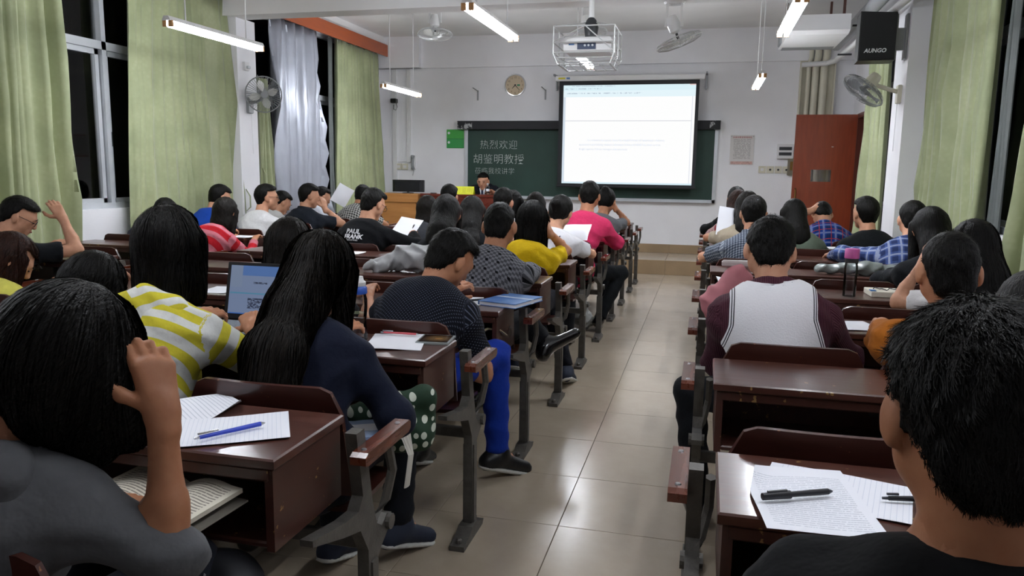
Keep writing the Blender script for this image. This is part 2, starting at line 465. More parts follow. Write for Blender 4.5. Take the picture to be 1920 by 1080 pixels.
# ------------------------------------------------------------------ curtains and pelmets
def curtmat():
    t = NT('curtain_green'); v = t.coords('Object', (1, 1, 1))
    s = t.n('ShaderNodeTexVoronoi'); t.l(v, s.inputs[0]); s.inputs['Scale'].default_value = 26
    c = t.mix(t.ramp(s.outputs[0], .1, .6), lin('#a9b088'), lin('#a2a981'))
    c = t.mix(t.ramp(t.noise(v, 3), .35, .8), c, lin('#8d9670'))
    t.set(c, .6, 0, .4, sheen=.3)
    return t.m
M['curtain'] = curtmat()
M['silver'] = plain('silver_lining', '#a3a7b1', .38, .35, var=.06, vs=5, bump=.35, bs=14)
M['lining'] = plain('grey_lining', '#5f6462', .7, .05, var=.05)
def curtain(label, x, side, top, bot, z1, z0, folds, amp=.045, mat='curtain', seed=0, gather=None, swing=0., diag=0., cat='curtain', tie=False):
    """top/bot: (y0,y1) at rail and hem; hangs in plane x, room on the +side"""
    r = random.Random(seed); ph = [r.uniform(0, 6.28) for _ in range(6)]
    nu, nv = folds*12, 14
    y00 = (top[0]+top[1])/2
    def fn(u, v):
        e = v**.8
        a = top[0]+(bot[0]-top[0])*e; b = top[1]+(bot[1]-top[1])*e
        uu = u+.012*math.sin(6.28*u*2.3+ph[0])+.008*math.sin(6.28*u*5+ph[1]+v*2)
        y = a+(b-a)*uu
        k = 6.28*folds*(u+.035*math.sin(6.28*u*1.7+ph[2])+.02*math.sin(6.28*u*3.1+ph[1]))+diag*v
        A = 1.6*amp*(.75+.35*math.sin(6.28*u*2.1+ph[3]))*(.5+.5*v)
        sk = math.sin(k+.5*math.sin(v*3+ph[4]+u*4)); xx = A*(1-2*abs(sk)**.8+.5*math.sin(k*.5+ph[0]))+.25*A*math.sin(2*k+ph[5]+1.5*v)
        if gather:
            g = math.exp(-((1-v)-gather[0])**2/.02)*gather[1]
            y = y+(gather[2]-y)*g
        return (x-y0x+side*xx+swing*v*v, y-y00, (z0-z1)*v)
    y0x = x
    c = thing('curtain', label, cat, (x, y00, z1))
    MB().grid(fn, nu, nv, .004, ).build('curtain_cloth', M[mat], c, smooth=False).data.shade_smooth()
    n = max(3, folds)
    for i in range(n):
        u = (i+.5)/n; p = fn(u, 0)
        MB().tube([(p[0], p[1], p[2]-.02), (p[0], p[1], p[2]+.03)], .004, 6).build('curtain_hook', M['steel'], c)
    if tie:
        q = fn(tie[0], tie[1])
        MB().tube([(q[0]+side*.02, q[1]+.02, q[2]), (q[0]+side*.05, q[1]+.05, q[2]-.08), (q[0]+side*.05, q[1]+.05, q[2]-.2), (q[0]+side*.02, q[1]+.02, q[2]-.24)], .014, 6, r2=.004).build('tie_back', M[mat], c)
    return c
curtain('pale green pleated curtain at the left photo edge beside the open dark window', -5.03, 1, (3.95, 5.17), (3.7, 5.22), 3.14, .55, 6, .055, seed=1)
curtain('broad pale green curtain between the dark window and the left wall fan', -5.02, 1, (5.98, 7.43), (5.86, 7.52), 3.14, .55, 7, .045, seed=2, tie=(.98, .77))
curtain('narrow gathered green curtain strip behind the left wall fan', -5.04, 1, (7.98, 8.2), (7.95, 8.35), 2.4, .55, 3, .03, seed=3, tie=(.1, .55))
curtain('creased silver blackout curtain between two green curtains on the left', -5.0, 1, (8.2, 9.35), (8.40, 9.60), 3.14, .72, 3, .05, 'silver', seed=4, diag=5.0)
curtain('pale green curtain nearest the front left corner', -5.02, 1, (9.92, 11.36), (9.86, 11.56), 3.14, .55, 8, .045, seed=5)
curtain('grey lining hanging at the edge of the far left window', -5.08, 1, (9.80, 9.93), (9.80, 9.90), 3.14, .6, 2, .015, 'lining', seed=6)
curtain('large pale green curtain on the right next to the white pillar', 1.86, -1, (5.95, 7.75), (6.0, 7.80), 3.16, .55, 7, .05, seed=7)
curtain('grey blackout lining behind the large right curtain', 1.93, -1, (5.85, 6.0), (5.82, 6.0), 3.16, .55, 2, .02, 'lining', seed=8)
curtain('short pale green curtain beside the open brown door', 1.80, -1, (9.2, 10.0), (9.1, 10.3), 2.95, .55, 5, .05, seed=9)
curtain('pale green curtain cut off by the right photo edge', 1.86, -1, (4.2, 5.05), (4.2, 5.32), 3.16, .62, 7, .05, seed=10)
def pelmet(label, x0, x1, y0, y1, z0, z1):
    p = thing('curtain_pelmet', label, 'pelmet', ((x0+x1)/2, (y0+y1)/2, z0))
    cx, cy = (x0+x1)/2, (y0+y1)/2
    s = 1 if x0 < -1 else -1
    fx = x1 if s > 0 else x0
    MB().box(min(fx, fx-s*.02)-cx, max(fx, fx-s*.02)-cx, y0-cy, y1-cy, 0, z1-z0, ch=.003).build('fascia', M['pelmet'], p)
    MB().box(x0+.003-cx, x1-.022*s-cx if s > 0 else x1-cx, y0-cy, y1-cy, z1-z0-.02, z1-z0).build('top_board', M['pelmet'], p)
    MB().tube([((x0+x1)/2-cx, y0-cy+.02, .06), ((x0+x1)/2-cx, y1-cy-.02, .06)], .012, 8).build('curtain_rail', M['steel'], p)
pelmet('long orange-brown wooden pelmet over the silver curtain', XL, -4.93, 7.82, YF-.17, 3.12, 3.295)
pelmet('orange-brown wooden pelmet over the near left windows', XL, -4.93, 3.7, 7.34, 3.12, 3.295)
pelmet('orange-brown wooden pelmet over the right-hand windows', 1.78, XR, 4.0, 7.7, 3.14, 3.31)
# ------------------------------------------------------------------ fluorescent lamps
M['tube'] = emis('tube_glow', '#f4f8ff', TUBE)
M['capo'] = plain('lamp_holder', '#b98a58', .5)
def lamp(label, x, y0, z, ceil, ln=1.22, tubes=(-.024, .024)):
    t = thing('tube_lamp', label, 'lamp', (x, y0, z), 0, 'fluorescent lamps hanging on rods')
    MB().prism([(-.036, .03), (.036, .03), (.02, .062), (-.02, .062)], 1, 0, ln).build('housing', M['white'], t)
    for s in tubes:
        MB().tube([(s, .035, 0.008), (s, ln-.035, 0.008)], .017, 10).build('fluorescent_tube', M['tube'], t, smooth=True)
        for e in (.012, ln-.03): MB().box(s-.016, s+.016, e, e+.018, -.012, .032).build('tube_holder', M['capo'], t)
    for e in (.22, ln-.22):
        MB().tube([(0, e, .06), (0, e, ceil-z)], .005, 6).build('hanging_rod', M['white'], t)
        MB().lathe([(.03, -.02), (.02, 0)], 12, Matrix.Translation((0, e, ceil-z))).build('ceiling_cup', M['white'], t)
    return t
lamp('fluorescent lamp hanging before the broad left curtain', -3.83, 4.93, 2.39, ZC)
lamp('smaller-looking fluorescent lamp hanging near the front left corner', -3.85, 8.80, 2.37, ZC)
lamp('fluorescent lamp hanging high above the middle desks, left of the projector', -1.50, 4.72, 2.38, ZC)
lamp('fluorescent lamp seen end-on just below the projector cage', -1.40, 8.05, 2.60, ZC)
lamp('fluorescent lamp at the top edge left of the air conditioner', .48, 4.85, 2.38, ZC)
lamp('fluorescent lamp seen end-on right of the projection screen', .50, 8.45, 2.38, ZC)

lamp('fluorescent lamp over the rear rows on the left, above the picture', -3.83, 1.0, 2.39, ZC, tubes=(.024,))
lamp('fluorescent lamp over the rear rows in the middle, above the picture', -1.5, 1.0, 2.39, ZC, tubes=(.024,))
lamp('fluorescent lamp over the rear rows on the right, above the picture', .50, 1.0, 2.39, ZC, tubes=(.024,))

# ------------------------------------------------------------------ fans
M['blade'] = plain('fan_blade', '#9fa3a6', .4, .1)
M['bladew'] = plain('fan_blade_pale', '#d9d9d4', .4)
def cage(parent, r, depth, n, mat, M4, wr=.0018):
    """wire guard: rings and radial ribs, axis +z"""
    m = MB()
    def T(p): return tuple(M4 @ Vector(p))
    for i in range(n):
        a = 6.2832*i/n; c, s = math.cos(a), math.sin(a)
        for sg in (1, -1):
            m.tube([T((r*.18*c, r*.18*s, sg*depth*.5)), T((r*.6*c, r*.6*s, sg*depth*.46)), T((r*.93*c, r*.93*s, sg*depth*.25)), T((r*c, r*s, 0))], wr, 4)
    g = m.build('guard_wires', mat, parent)
    g['kind'] = 'stuff'
    rim = MB().tube([T((r*math.cos(6.2832*k/32), r*math.sin(6.2832*k/32), 0)) for k in range(32)], .007, 6, closed=True).build('guard_rim', mat, parent, smooth=True)
    for sg in (1, -1):
        MB().lathe([(r*.2, -.004), (r*.2, .004)], 20, M4 @ Matrix.Translation((0, 0, sg*depth*.5))).build('guard_badge', mat, parent)
    return g
def blades(parent, r, n, mat, M4):
    for i in range(n):
        a0 = 6.2832*i/n+.3
        def fn(u, v):
            rr = r*(.15+.8*u); w = math.sin(3.1416*min(1, u*.85+.12))*1.05
            a = a0+(v-.5)*w*.85
            return tuple(M4 @ Vector((rr*math.cos(a), rr*math.sin(a), (v-.5)*.05)))
        MB().grid(fn, 6, 4, .003).build('fan_blade', mat, parent, smooth=True)
    MB().lathe([(.0, -.025), (.03, -.02), (.035, .02), (.0, .03)], 14, M4).build('fan_hub', mat, parent, smooth=True)
def wall_fan(label, wx, y, z, head, aim, r, shell, mats):
    t = thing('wall_fan', label, 'fan', (wx, y, z))
    s = 1 if wx < 0 else -1
    hv = Vector(head)-Vector((wx, y, z)); az = Vector(aim).normalized()
    R = az.to_track_quat('Z', 'Y').to_matrix().to_4x4(); H4 = Matrix.Translation(hv) @ R
    MB().box(min(0, s*.035), max(0, s*.035), -.045, .045, -.11, .06, ch=.008).build('wall_plate', shell, t)
    MB().tube([(s*.03, 0, 0), (s*.10, 0, .02), tuple(hv-az*.14+Vector((0, 0, -.05))), tuple(hv-az*.12)], .02, 8).build('fan_arm', shell, t, smooth=True)
    MB().lathe([(.0, -.19), (.045, -.185), (.058, -.14), (.06, -.08), (.045, -.045), (0, -.04)], 16, H4).build('motor_housing', shell, t, smooth=True)
    cage(t, r, .13, 44, mats[0], H4); blades(t, r*.86, 4, mats[1], H4)
    MB().tube([(s*.02, .02, -.1), (s*.02, .03, -.55)], .003, 5).build('pull_cord', M['white'], t)
    return t
wall_fan('grey wall fan on the left pillar before the silver curtain', -4.93, 7.63, 2.08, (-4.72, 7.60, 2.168), (.62, -.78, -.12), .19, M['grey'], (M['grey'], M['bladew']))
wall_fan('tilted wall fan on the right pillar below the black loudspeaker', 1.72, 8.02, 2.17, (1.385, 7.98, 2.178), (-.62, -.12, -.77), .21, M['offwhite'], (M['grey'], M['blade']))
def orbit_fan(label, x, y, zc, tilt, az):
    t = thing('ceiling_fan', label, 'fan', (x, y, zc))
    MB().lathe([(.10, -.012), (.085, -.03), (.02, -.035), (.02, -.0), (.10, 0)][:2]+[(.07, 0)], 18).build('ceiling_plate', M['white'], t)
    for s in (-1, 1):
        MB().prism([(s*.075, 0), (s*.055, 0), (s*.06, -.23), (s*.085, -.23)] if s < 0 else [(s*.055, 0), (s*.075, 0), (s*.085, -.23), (s*.06, -.23)], 1, -.012, .012).build('yoke_arm', M['white'], t)
    H4 = Matrix.Translation((0, 0, -.22)) @ Matrix.Rotation(az, 4, 'Z') @ Matrix.Rotation(math.pi-tilt, 4, 'X')
    MB().lathe([(.0, -.10), (.045, -.09), (.06, -.02), (.055, .05), (.03, .07), (0, .075)], 16, H4).build('motor_housing', M['white'], t, smooth=True)
    G4 = H4 @ Matrix.Translation((0, 0, .15))
    MB().tube([tuple(H4 @ Vector((0, 0, .06))), tuple(G4 @ Vector((0, 0, 0)))], .012, 8).build('shaft', M['dgrey'], t)
    cage(t, .215, .10, 40, M['wire'], G4, .0022); blades(t, .185, 3, M['bladew'], G4)
    return t
orbit_fan('white orbit fan on the ceiling left of the wall clock', -3.38, 9.35, ZC, .15, .3)
orbit_fan('white orbit fan hanging from the beam right of the projector', -.37, 7.50, 2.955, .38, 1.9)
orbit_fan('white orbit fan half hidden behind the projector cage', -1.52, 9.7, ZC, .25, 1.0)

# ------------------------------------------------------------------ projector in its cage
pj = thing('projector', 'white projector inside a wire cage on a ceiling pole', 'projector', (-1.0, 6.45, ZC))
z = lambda a: a-ZC
MB().tube([(.02, 0, 0), (.02, 0, z(2.60))], .022, 10).build('ceiling_pole', M['white'], pj, smooth=True)
MB().lathe([(.08, -.012), (.08, 0)], 16, Matrix.Translation((.02, 0, 0))).build('ceiling_flange', M['white'], pj)
MB().lathe([(.05, -.1), (.06, -.03), (.04, .03), (.02, .05)], 12, Matrix.Translation((.02, 0, z(2.58)))).build('swivel_mount', M['dgrey'], pj, smooth=True)
body = MB().box(-.19, .20, -.10, .22, z(2.345), z(2.465), ch=.015).build('projector_body', M['white'], pj)
MB().box(-.075, .075, -.106, -.099, z(2.365), z(2.415)).build('socket_panel', plain('socket_panel', '#3a4660', .4), body)
for q in (-.012, .018, .05): MB().lathe([(.009, 0), (.009, .006)], 10, rotm((q, -.106, z(2.395)), 1.5708)).build('socket', M['alu'], body)
MB().box(-.145, -.10, -.104, -.099, z(2.40), z(2.412)).build('blue_sticker', plain('sticker_blue', '#4a72a8', .5), body)
MB().lathe([(.04, 0), (.045, .04), (.035, .05)], 16, rotm((.10, .22, z(2.405)), -1.5708)).build('lens', M['black'], body)
cg = thing('projector_cage', 'open white wire cage round the projector', 'cage', (-1.0, 6.45, ZC))
m = []
x0, x1, y0, y1, a, b = -.255, .235, -.19, .30, z(2.245), z(2.535)
for zz, e in ((a, .03), (b, 0), (z(2.33), 0), (z(2.29), .01), (z(2.41), 0)):
    m.append([(x0+e, y0+e, zz), (x1-e, y0+e, zz), (x1-e, y1-e, zz), (x0+e, y1-e, zz)])
for q in m: MB().tube(q+[q[0]], .006, 5).build('cage_bar', M['wire'], cg)
for (x, y) in ((x0, y0), (x1, y0), (x1, y1), (x0, y1), (x0, .05), (x1, .05)):
    MB().tube([(x, y, b), (x, y, z(2.32)), (x*.88, y*.9, a)], .006, 5).build('cage_bar', M['wire'], cg)
for k in range(6):
    x = x0+.04+k*(x1-x0-.08)/5
    MB().tube([(x, y0+.02, a), (x, y1-.02, a)], .004, 5).build('cage_bar', M['wire'], cg)
for (p, q) in (((x0, y0, b-.12), (.0, y0, b)), ((x1, y0, b-.2), (.0, y0, b)), ((x0, y0, b), (.02, .03, z(2.60))), ((x1, y0, b), (.02, .03, z(2.60)))):
    MB().tube([p, q], .005, 5).build('cage_bar', M['wire'], cg)

# ------------------------------------------------------------------ blackboard and screen
yb = YF
bd = thing('blackboard', 'long green blackboard with chalk writing on the front wall', 'blackboard', (-1.78, yb, .96))
X = lambda a: a+1.78
MB().box(X(-3.66), X(.085), -.03, 0, .045, 1.10).build('board_surface', M['board'], bd)
for (p, q, c, d) in ((-3.70, -3.655, 0, 1.1), (.08, .125, 0, 1.1), (-3.70, .125, 0, .045)):
    MB().box(X(p), X(q), -.045, 0, c, d).build('board_frame', M['alu'], bd)
MB().box(X(-3.66), X(.085), -.085, -.045, .0, .018).build('chalk_tray', M['alu'], bd)
def valmat():
    t = NT('valance_black'); v = t.coords('Object')
    n = t.noise(v, 7, 4, .7)
    vx = t.sep(v)[0]
    edge = t.math('GREATER_THAN', t.math('ABSOLUTE', vx), 1.78)
    msk = t.math('MULTIPLY', t.ramp(n, .52, .56), edge)
    t.set(t.mix(msk, lin('#1a1c20'), lin('#a9a9ab')), .7); return t.m
MB().box(X(-3.80), X(.15), -.14, 0, 1.055, 1.18).build('board_valance', valmat(), bd)
for n_, x_, z_ in (('l1', -3.16, 1.775), ('l2', -3.16, 1.555), ('l3', -3.22, 1.375)):
    put('chalk_writing', TXT[n_], bd, (X(x_), -.0315, z_-.96), (1.5708, 0, 0))
ys = 11.40
sc = thing('projection_screen', 'lit projection screen with black border hanging before the blackboard', 'screen', (-1.16, ys, 1.14))
X = lambda a: a+1.16
MB().box(X(-2.235), X(-.10), -.035, .04, 1.56, 1.635, ch=.01).build('screen_case', M['white'], sc)
MB().box(X(-2.18), X(-.168), -.004, .0, .045, 1.56).build('screen_border', plain('screen_black', '#15171c', .6), sc)
MB().tube([(X(-2.19), -.004, .035), (X(-.155), -.004, .035)], .016, 8).build('bottom_bar', plain('screen_black', '#15171c', .6), sc)
def slidemat():
    t = NT('projected_slide'); v = t.coords('Object'); s = t.sep(v)
    x, zz = s[0], s[2]
    def box(x0, x1, z0, z1):
        a = t.math('MULTIPLY', t.math('GREATER_THAN', x, x0), t.math('LESS_THAN', x, x1))
        b = t.math('MULTIPLY', t.math('GREATER_THAN', zz, z0), t.math('LESS_THAN', zz, z1))
        return t.math('MULTIPLY', a, b)
    c = t.mix(box(-.98, .98, 1.33, 1.42), lin('#ffffff'), lin('#e6f6fc'))
    c = t.mix(box(-.98, .98, 1.42, 1.51), c, lin('#dcf2f9'))
    c = t.mix(box(-.98, -.92, .07, 1.33), c, lin('#d3dfea'))
    c = t.mix(box(-.92, .90, .985, .992), c, lin('#c3c6cf'))
    c = t.mix(box(.90, .91, .07, 1.33), c, lin('#e0e4ee'))
    c = t.mix(box(-.98, .98, .06, .10), c, lin('#d6ecf6'))
    c = t.mix(box(.86, .95, 1.485, 1.50), c, lin('#e5c4c2'))
    n = t.noise(t.coords('Object', (1, 1, 1)), 55, 1)
    ui = t.math('MULTIPLY', t.math('MAXIMUM', box(-.93, -.4, 1.44, 1.455), box(-.90, .2, 1.375, 1.39)), t.ramp(n, .5, .55))
    ui = t.math('MAXIMUM', ui, t.math('MULTIPLY', box(-.9, -.2, 1.48, 1.49), t.ramp(n, .45, .5)))
    c = t.mix(ui, c, lin('#b9c6d2'))
    t.set(lin('#1a1a1a'), .9, spec=.1, emit=c, estr=.385); return t.m
MB().box(-.955, .945, -.006, -.0045, .075, 1.50).build('projected_image', slidemat(), sc)
for n_, z_, x_ in (('s1', .71, -.60), ('s2', .645, -.70), ('s3', .58, -.70)):
    put('slide_text', TXT[n_], sc, (x_, -.0065, z_), (1.5708, 0, 0))
MB().box(X(-2.19), X(-2.09), -.038, -.034, 1.585, 1.61).build('yellow_sticker', plain('sticker_yellow', '#cbbf2a', .5), sc)
MB().box(X(-2.07), X(-2.02), -.038, -.034, 1.585, 1.61).build('blue_sticker', plain('sticker_blue', '#4a72a8', .5), sc)
for x_ in (-2.26, -.075):
    b_ = MB().box(-.012, .012, .19, .245, -.16, .06).box(-.012, .012, -.02, .245, .03, .055).build('wall_bracket', M['steel'], sc, (X(x_), 0, 1.61))
for lbl, x_ in (('left one of two empty steel brackets beside the clock', -3.51), ('right one of two empty steel brackets, close to the screen case', -2.44)):
    b_ = thing('wall_bracket', lbl, 'bracket', (x_, YF, 2.46))
    MB().box(-.012, .012, -.01, 0, 0, .15).build('back_plate', M['steel'], b_)
    MB().tube([(0, -.005, .14), (-.02, -.2, .17)], .008, 6).build('bracket_arm', M['steel'], b_)

# clock
ck = thing('wall_clock', 'round wall clock with beige face and chrome rim', 'clock', (-2.91, YF, 2.68))
R4 = Matrix.Rotation(1.5708, 4, 'X')
MB().lathe([(.165, 0), (.168, .02), (.160, .035), (.148, .036), (.145, .02)], 40, R4).build('clock_rim', plain('chrome', '#c9c9c9', .15, 1.), ck, smooth=True)
MB().lathe([(.146, .005), (.146, .022)], 40, R4).build('clock_face', plain('clock_beige', '#c9b79c', .6, var=.03), ck)
for i in range(12):
    a = math.radians(90-(i+1)*30)
    put('numeral', TXT['nums'][i], ck, (.115*math.cos(a), -.0235, .115*math.sin(a)), (1.5708, 0, 0))
for ang, ln, wd in ((223, .07, .008), (137, .105, .006)):
    a = math.radians(90-ang)
    MB().prism([(-wd, -.015), (wd, -.015), (wd*.4, ln), (-wd*.4, ln)], 1, -.028, -.025, Matrix.Rotation(math.radians(ang), 4, 'Y')).build('clock_hand', M['black'], ck)
MB().box(.03, .075, -.0245, -.0225, -.012, .012).build('green_mark', plain('clock_green', '#3a8a62', .6), ck)

# notices and boxes on the front wall
def notemat():
    t = NT('green_notice'); v = t.coords('Object'); s = t.sep(v)
    c = t.mix(t.math('GREATER_THAN', s[2], .0), lin('#2f9a48'), lin('#3fa83f'))
    c = t.mix(t.math('LESS_THAN', t.math('ABSOLUTE', s[2]), .004), c, lin('#1f6f38'))
    t.set(c, .35); return t.m
gn = thing('notice_board', 'bright green notice left of the blackboard', 'notice', (-3.873, YF, 1.872))
MB().box(-.142, .142, -.012, 0, -.144, .144, ch=.003).build('notice_panel', notemat(), gn)
for zz in (.09, -.055): MB().lathe([(.02, 0), (.02, .002)], 12, rotm((-.105, -.012, zz), 1.5708)).build('white_emblem', M['paper'], gn)
def linesmat(name, base, inkc, per=.02, duty=.4, x0=-1, x1=1, y0=-1, y1=1, axes=(0, 2), dens=.46, sc=60):
    """printed text lines: broken dark dashes on paper, within a margin"""
    t = NT(name); v = t.coords('Object'); s = t.sep(v)
    x, y = s[axes[0]], s[axes[1]]
    f = t.math('FRACT', t.math('ADD', t.math('DIVIDE', y, per), 20))
    m = t.math('LESS_THAN', f, duty)
    row = t.math('FLOOR', t.math('ADD', t.math('DIVIDE', y, per), 20))
    cb = t.n('ShaderNodeCombineXYZ'); t.l(t.math('MULTIPLY', x, sc), cb.inputs[0]); t.l(t.math('MULTIPLY', row, 3.7), cb.inputs[1])
    n = t.noise(cb.outputs[0], 1.0, 3, .7)
    m = t.math('MULTIPLY', m, t.math('GREATER_THAN', n, dens))
    m = t.math('MULTIPLY', m, t.math('MULTIPLY', t.math('GREATER_THAN', x, x0), t.math('LESS_THAN', x, x1)))
    m = t.math('MULTIPLY', m, t.math('MULTIPLY', t.math('GREATER_THAN', y, y0), t.math('LESS_THAN', y, y1)))
    t.set(t.mix(m, lin(base), lin(inkc)), .7); return t.m
po = thing('wall_poster', 'white printed rules poster with red heading right of the blackboard', 'poster', (.466, YF, 1.732))
MB().box(-.165, .165, -.008, 0, -.21, .21).build('poster_sheet', linesmat('poster_print', '#d3d0ce', '#9a9796', .018, .4, -.12, .12, -.13, .15), po)
put('poster_heading', TXT['rules'], po, (0, -.009, .175), (1.5708, 0, 0))
MB().box(-.15, .15, -.0095, -.0075, -.205, -.165).build('pink_border', plain('poster_pink', '#c9a29a', .7, var=.2, vs=40), po)
for s in (-1, 1):
    MB().lathe([(.006, 0), (.004, .004)], 8, rotm((s*.15, -.008, .19), 1.5708)).build('fixing_screw', M['steel'], po)
eb = thing('fuse_box', 'white fuse box with two dark slots beside the brown door', 'fuse box', (1.055, YF, 1.61))
MB().box(-.11, .11, -.07, 0, 0, .21, ch=.008).build('box_body', M['white'], eb)
for zz in (.045, .12): MB().box(-.085, .085, -.073, -.069, zz, zz+.045).build('breaker_slot', M['dgrey'], eb)
for i, x_ in enumerate((.76, .87, .98, 1.09)):
    sw = thing('light_switch', ['leftmost', 'second', 'third', 'rightmost'][i]+' of the four cream switches below the fuse box', 'switch', (x_, YF, 1.405), 0, 'switches below the fuse box')
    MB().box(-.05, .05, -.012, 0, 0, .10, ch=.004).build('switch_plate', M['offwhite'], sw)
    if i: MB().lathe([(.016, 0), (.014, .006)], 10, rotm((0, -.012, .05), 1.5708)).build('socket', M['dgrey'], sw)
    else: MB().box(-.02, .02, -.016, -.012, .03, .07).build('rocker', M['white'], sw)
jb = thing('junction_box', 'brown framed box half hidden behind the open door', 'box', (1.17, YF, 1.38))
MB().box(-.07, .07, -.06, 0, 0, .24, ch=.006).build('box_body', plain('brown_box', '#77705f', .6, var=.1), jb)
MB().box(-.04, .05, -.065, -.059, .07, .19).build('box_window', M['brass'], jb)

# conduits, intercom, webcam on the front-left corner
for lbl, x_, z0_ in (('white cable duct nearest the left front corner', -4.89, .33), ('white cable duct rising from the wall telephone', -4.65, 1.50)):
    cd = thing('cable_duct', lbl, 'cable duct', (x_, YF, z0_))
    MB().box(-.035, .035, -.03, 0, 0, 2.95-z0_, ch=.004).build('duct_channel', M['white'], cd)
    MB().box(-.028, .028, -.034, -.03, 0, 2.95-z0_).build('duct_lid', M['white'], cd)
wc = thing('security_camera', 'small black camera on the duct in the front left corner', 'camera', (-4.86, YF-.03, 2.45))
MB().box(-.045, .045, -.12, -.03, -.03, .04, ch=.008).build('camera_body', M['black'], wc)
MB().tube([(.03, -.06, -.03), (.045, -.06, -.09), (.02, -.06, -.14), (-.02, -.05, -.12), (-.03, -.02, -.05)], .005, 6).build('cable_loop', M['dgrey'], wc, smooth=True)
MB().tube([(0, -.03, 0), (0, 0, 0)], .015, 8).build('camera_mount', M['white'], wc)
ph = thing('wall_telephone', 'grey handset hanging beside cream sockets by the left duct', 'telephone', (-4.57, YF, 1.40))
MB().tube([(0, -.05, 0), (0, -.075, .05), (0, -.075, .15), (0, -.05, .20)], [.032, .022, .022, .034], 10).build('handset', M['grey'], ph, smooth=True)
MB().box(-.035, .035, -.045, 0, -.01, .21, ch=.008).build('cradle', M['white'], ph)
MB().tube([(0, -.05, 0), (.01, -.05, -.05), (-.005, -.05, -.11)], .004, 5).build('cord', M['grey'], ph)
for k, lb_ in ((-4.83, 'cream wall socket nearest the left front corner'), (-4.72, 'cream wall socket right beside the wall telephone')):
    so = thing('wall_socket', lb_, 'socket', (k, YF, 1.38))
    MB().box(-.05, .05, -.02, 0, 0, .10, ch=.004).build('socket_plate', M['offwhite'], so)
    MB().box(-.025, .025, -.023, -.02, .03, .07).build('socket_face', M['white'], so)
cb_ = MB().tube([(-.14, -.01, .0), (.22, -.01, .02)], .006, 6).build('wall_cable', M['white'], None, (-4.78, YF, 1.50)); tag(cb_, 'thin white cable running above the cream sockets', 'cable')

# ------------------------------------------------------------------ right side: air conditioner, pipes, loudspeaker
ac = thing('air_conditioner', 'flat white ceiling air conditioner behind the right lamp', 'air conditioner', (1.08, 9.6, 2.885))
MB().prism([(-.6, .03), (-.6, .19), (.6, .19), (.6, .02), (.5, 0), (-.5, 0)], 0, -.31, .31).build('unit_body', M['white'], ac)
for k in range(4): MB().box(-.33, -.29, .2+k*.09, .25+k*.09, .03, .15).build('louvre', M['grey'], ac)
MB().box(-.29, .29, .35, .55, -.004, .004).build('air_outlet', M['grey'], ac)
for x_ in (-.25, .25):
    for y_ in (-.5, .5): MB().box(x_-.012, x_+.012, y_-.02, y_+.02, .19, ZC-2.885).build('hanger', plain('rusty_iron', '#5a3a35', .7), ac)
def pipe(name, label, path, r, mat, clamps=()):
    p = thing(name, label, 'pipe', path[0]); o = Vector(path[0])
    MB().tube([tuple(Vector(q)-o) for q in path], r, 10).build('pipe_run', mat, p, smooth=True)
    for c in clamps:
        c_ = Vector(c)-o
        MB().box(c_.x-.10, c_.x+.06, c_.y-.012, c_.y+.012, c_.z-r-.02, c_.z-r).build('pipe_clamp', M['dgrey'], p)
    return p
pipe('drain_pipe', 'white drain pipe running along the right wall to the front corner', [(1.60, 6.6, 2.90), (1.58, 11.25, 2.90), (1.50, 11.42, 2.89), (1.18, 11.46, 2.88)], .035, M['white'], [(1.6, 8.9, 2.9), (1.58, 10.4, 2.9)])
pipe('insulated_pipe', 'thick foil-wrapped pipe under the ceiling above the loudspeaker', [(1.60, 5.5, 3.18), (1.60, 11.4, 3.12)], .075, plain('foil', '#b9bcc0', .35, .5, bump=.4, bs=30), [(1.6, 7.0, 3.17), (1.6, 9.6, 3.14)])
for i, (x_, r_, l_) in enumerate(((1.29, .03, 'left'), (1.38, .045, 'middle'), (1.49, .05, 'right'))):
    pipe('riser_pipe', l_+' cream pipe rising up the front wall above the brown door', [(x_, YF-.07, 1.2), (x_, YF-.07, 2.86), (x_+.02, YF-.10, 3.0), (x_+.02, YF-.1, ZC)], r_, M['offwhite'])
dk = thing('pipe_casing', 'cream duct casing behind the riser pipes above the door', 'duct', (1.42, YF, 1.1))
MB().box(-.24, .22, -.03, 0, 0, ZC-1.1).build('casing_back', M['offwhite'], dk)
for x_ in (-.24, .20): MB().box(x_, x_+.02, -.10, -.03, 0, 1.8).build('casing_side', M['offwhite'], dk)
sp = thing('loudspeaker', 'black loudspeaker with silver lettering high on the right pillar', 'loudspeaker', (1.47, 7.98, 2.435), -.05)
MB().prism([(-.17, .0), (.14, 0), (.14, .42), (-.17, .44)], 1, -.13, .12).build('cabinet', M['black'], sp)
def grillmat():
    t = NT('speaker_grille'); v = t.coords('Object')
    t.set(t.mix(t.ramp(t.noise(v, 260, 2), .4, .6), lin('#06070a'), lin('#16181c')), .6); return t.m
MB().prism([(-.165, .01), (.135, .01), (.135, .41), (-.165, .43)], 1, -.142, -.131).build('front_grille', grillmat(), sp)
put('lettering', TXT['spk'], sp, (-.03, -.1435, .085), (1.5708, 0, 0))
MB().box(.14, .16, -.05, .05, .02, .42).box(.15, .25, -.02, .02, .1, .3).box(.23, .25, -.06, .06, .02, .42).build('wall_bracket', M['steel'], sp)

ts = thing('wall_switch', 'small white switch box with lamp on the left pillar above the wall fan', 'switch', (-4.93, 7.60, 2.42))
MB().box(0, .03, -.05, .03, 0, .09, ch=.004).build('switch_box', M['white'], ts)
MB().box(.03, .055, -.03, .015, .02, .05, ch=.004).build('switch_lever', M['alu'], ts)
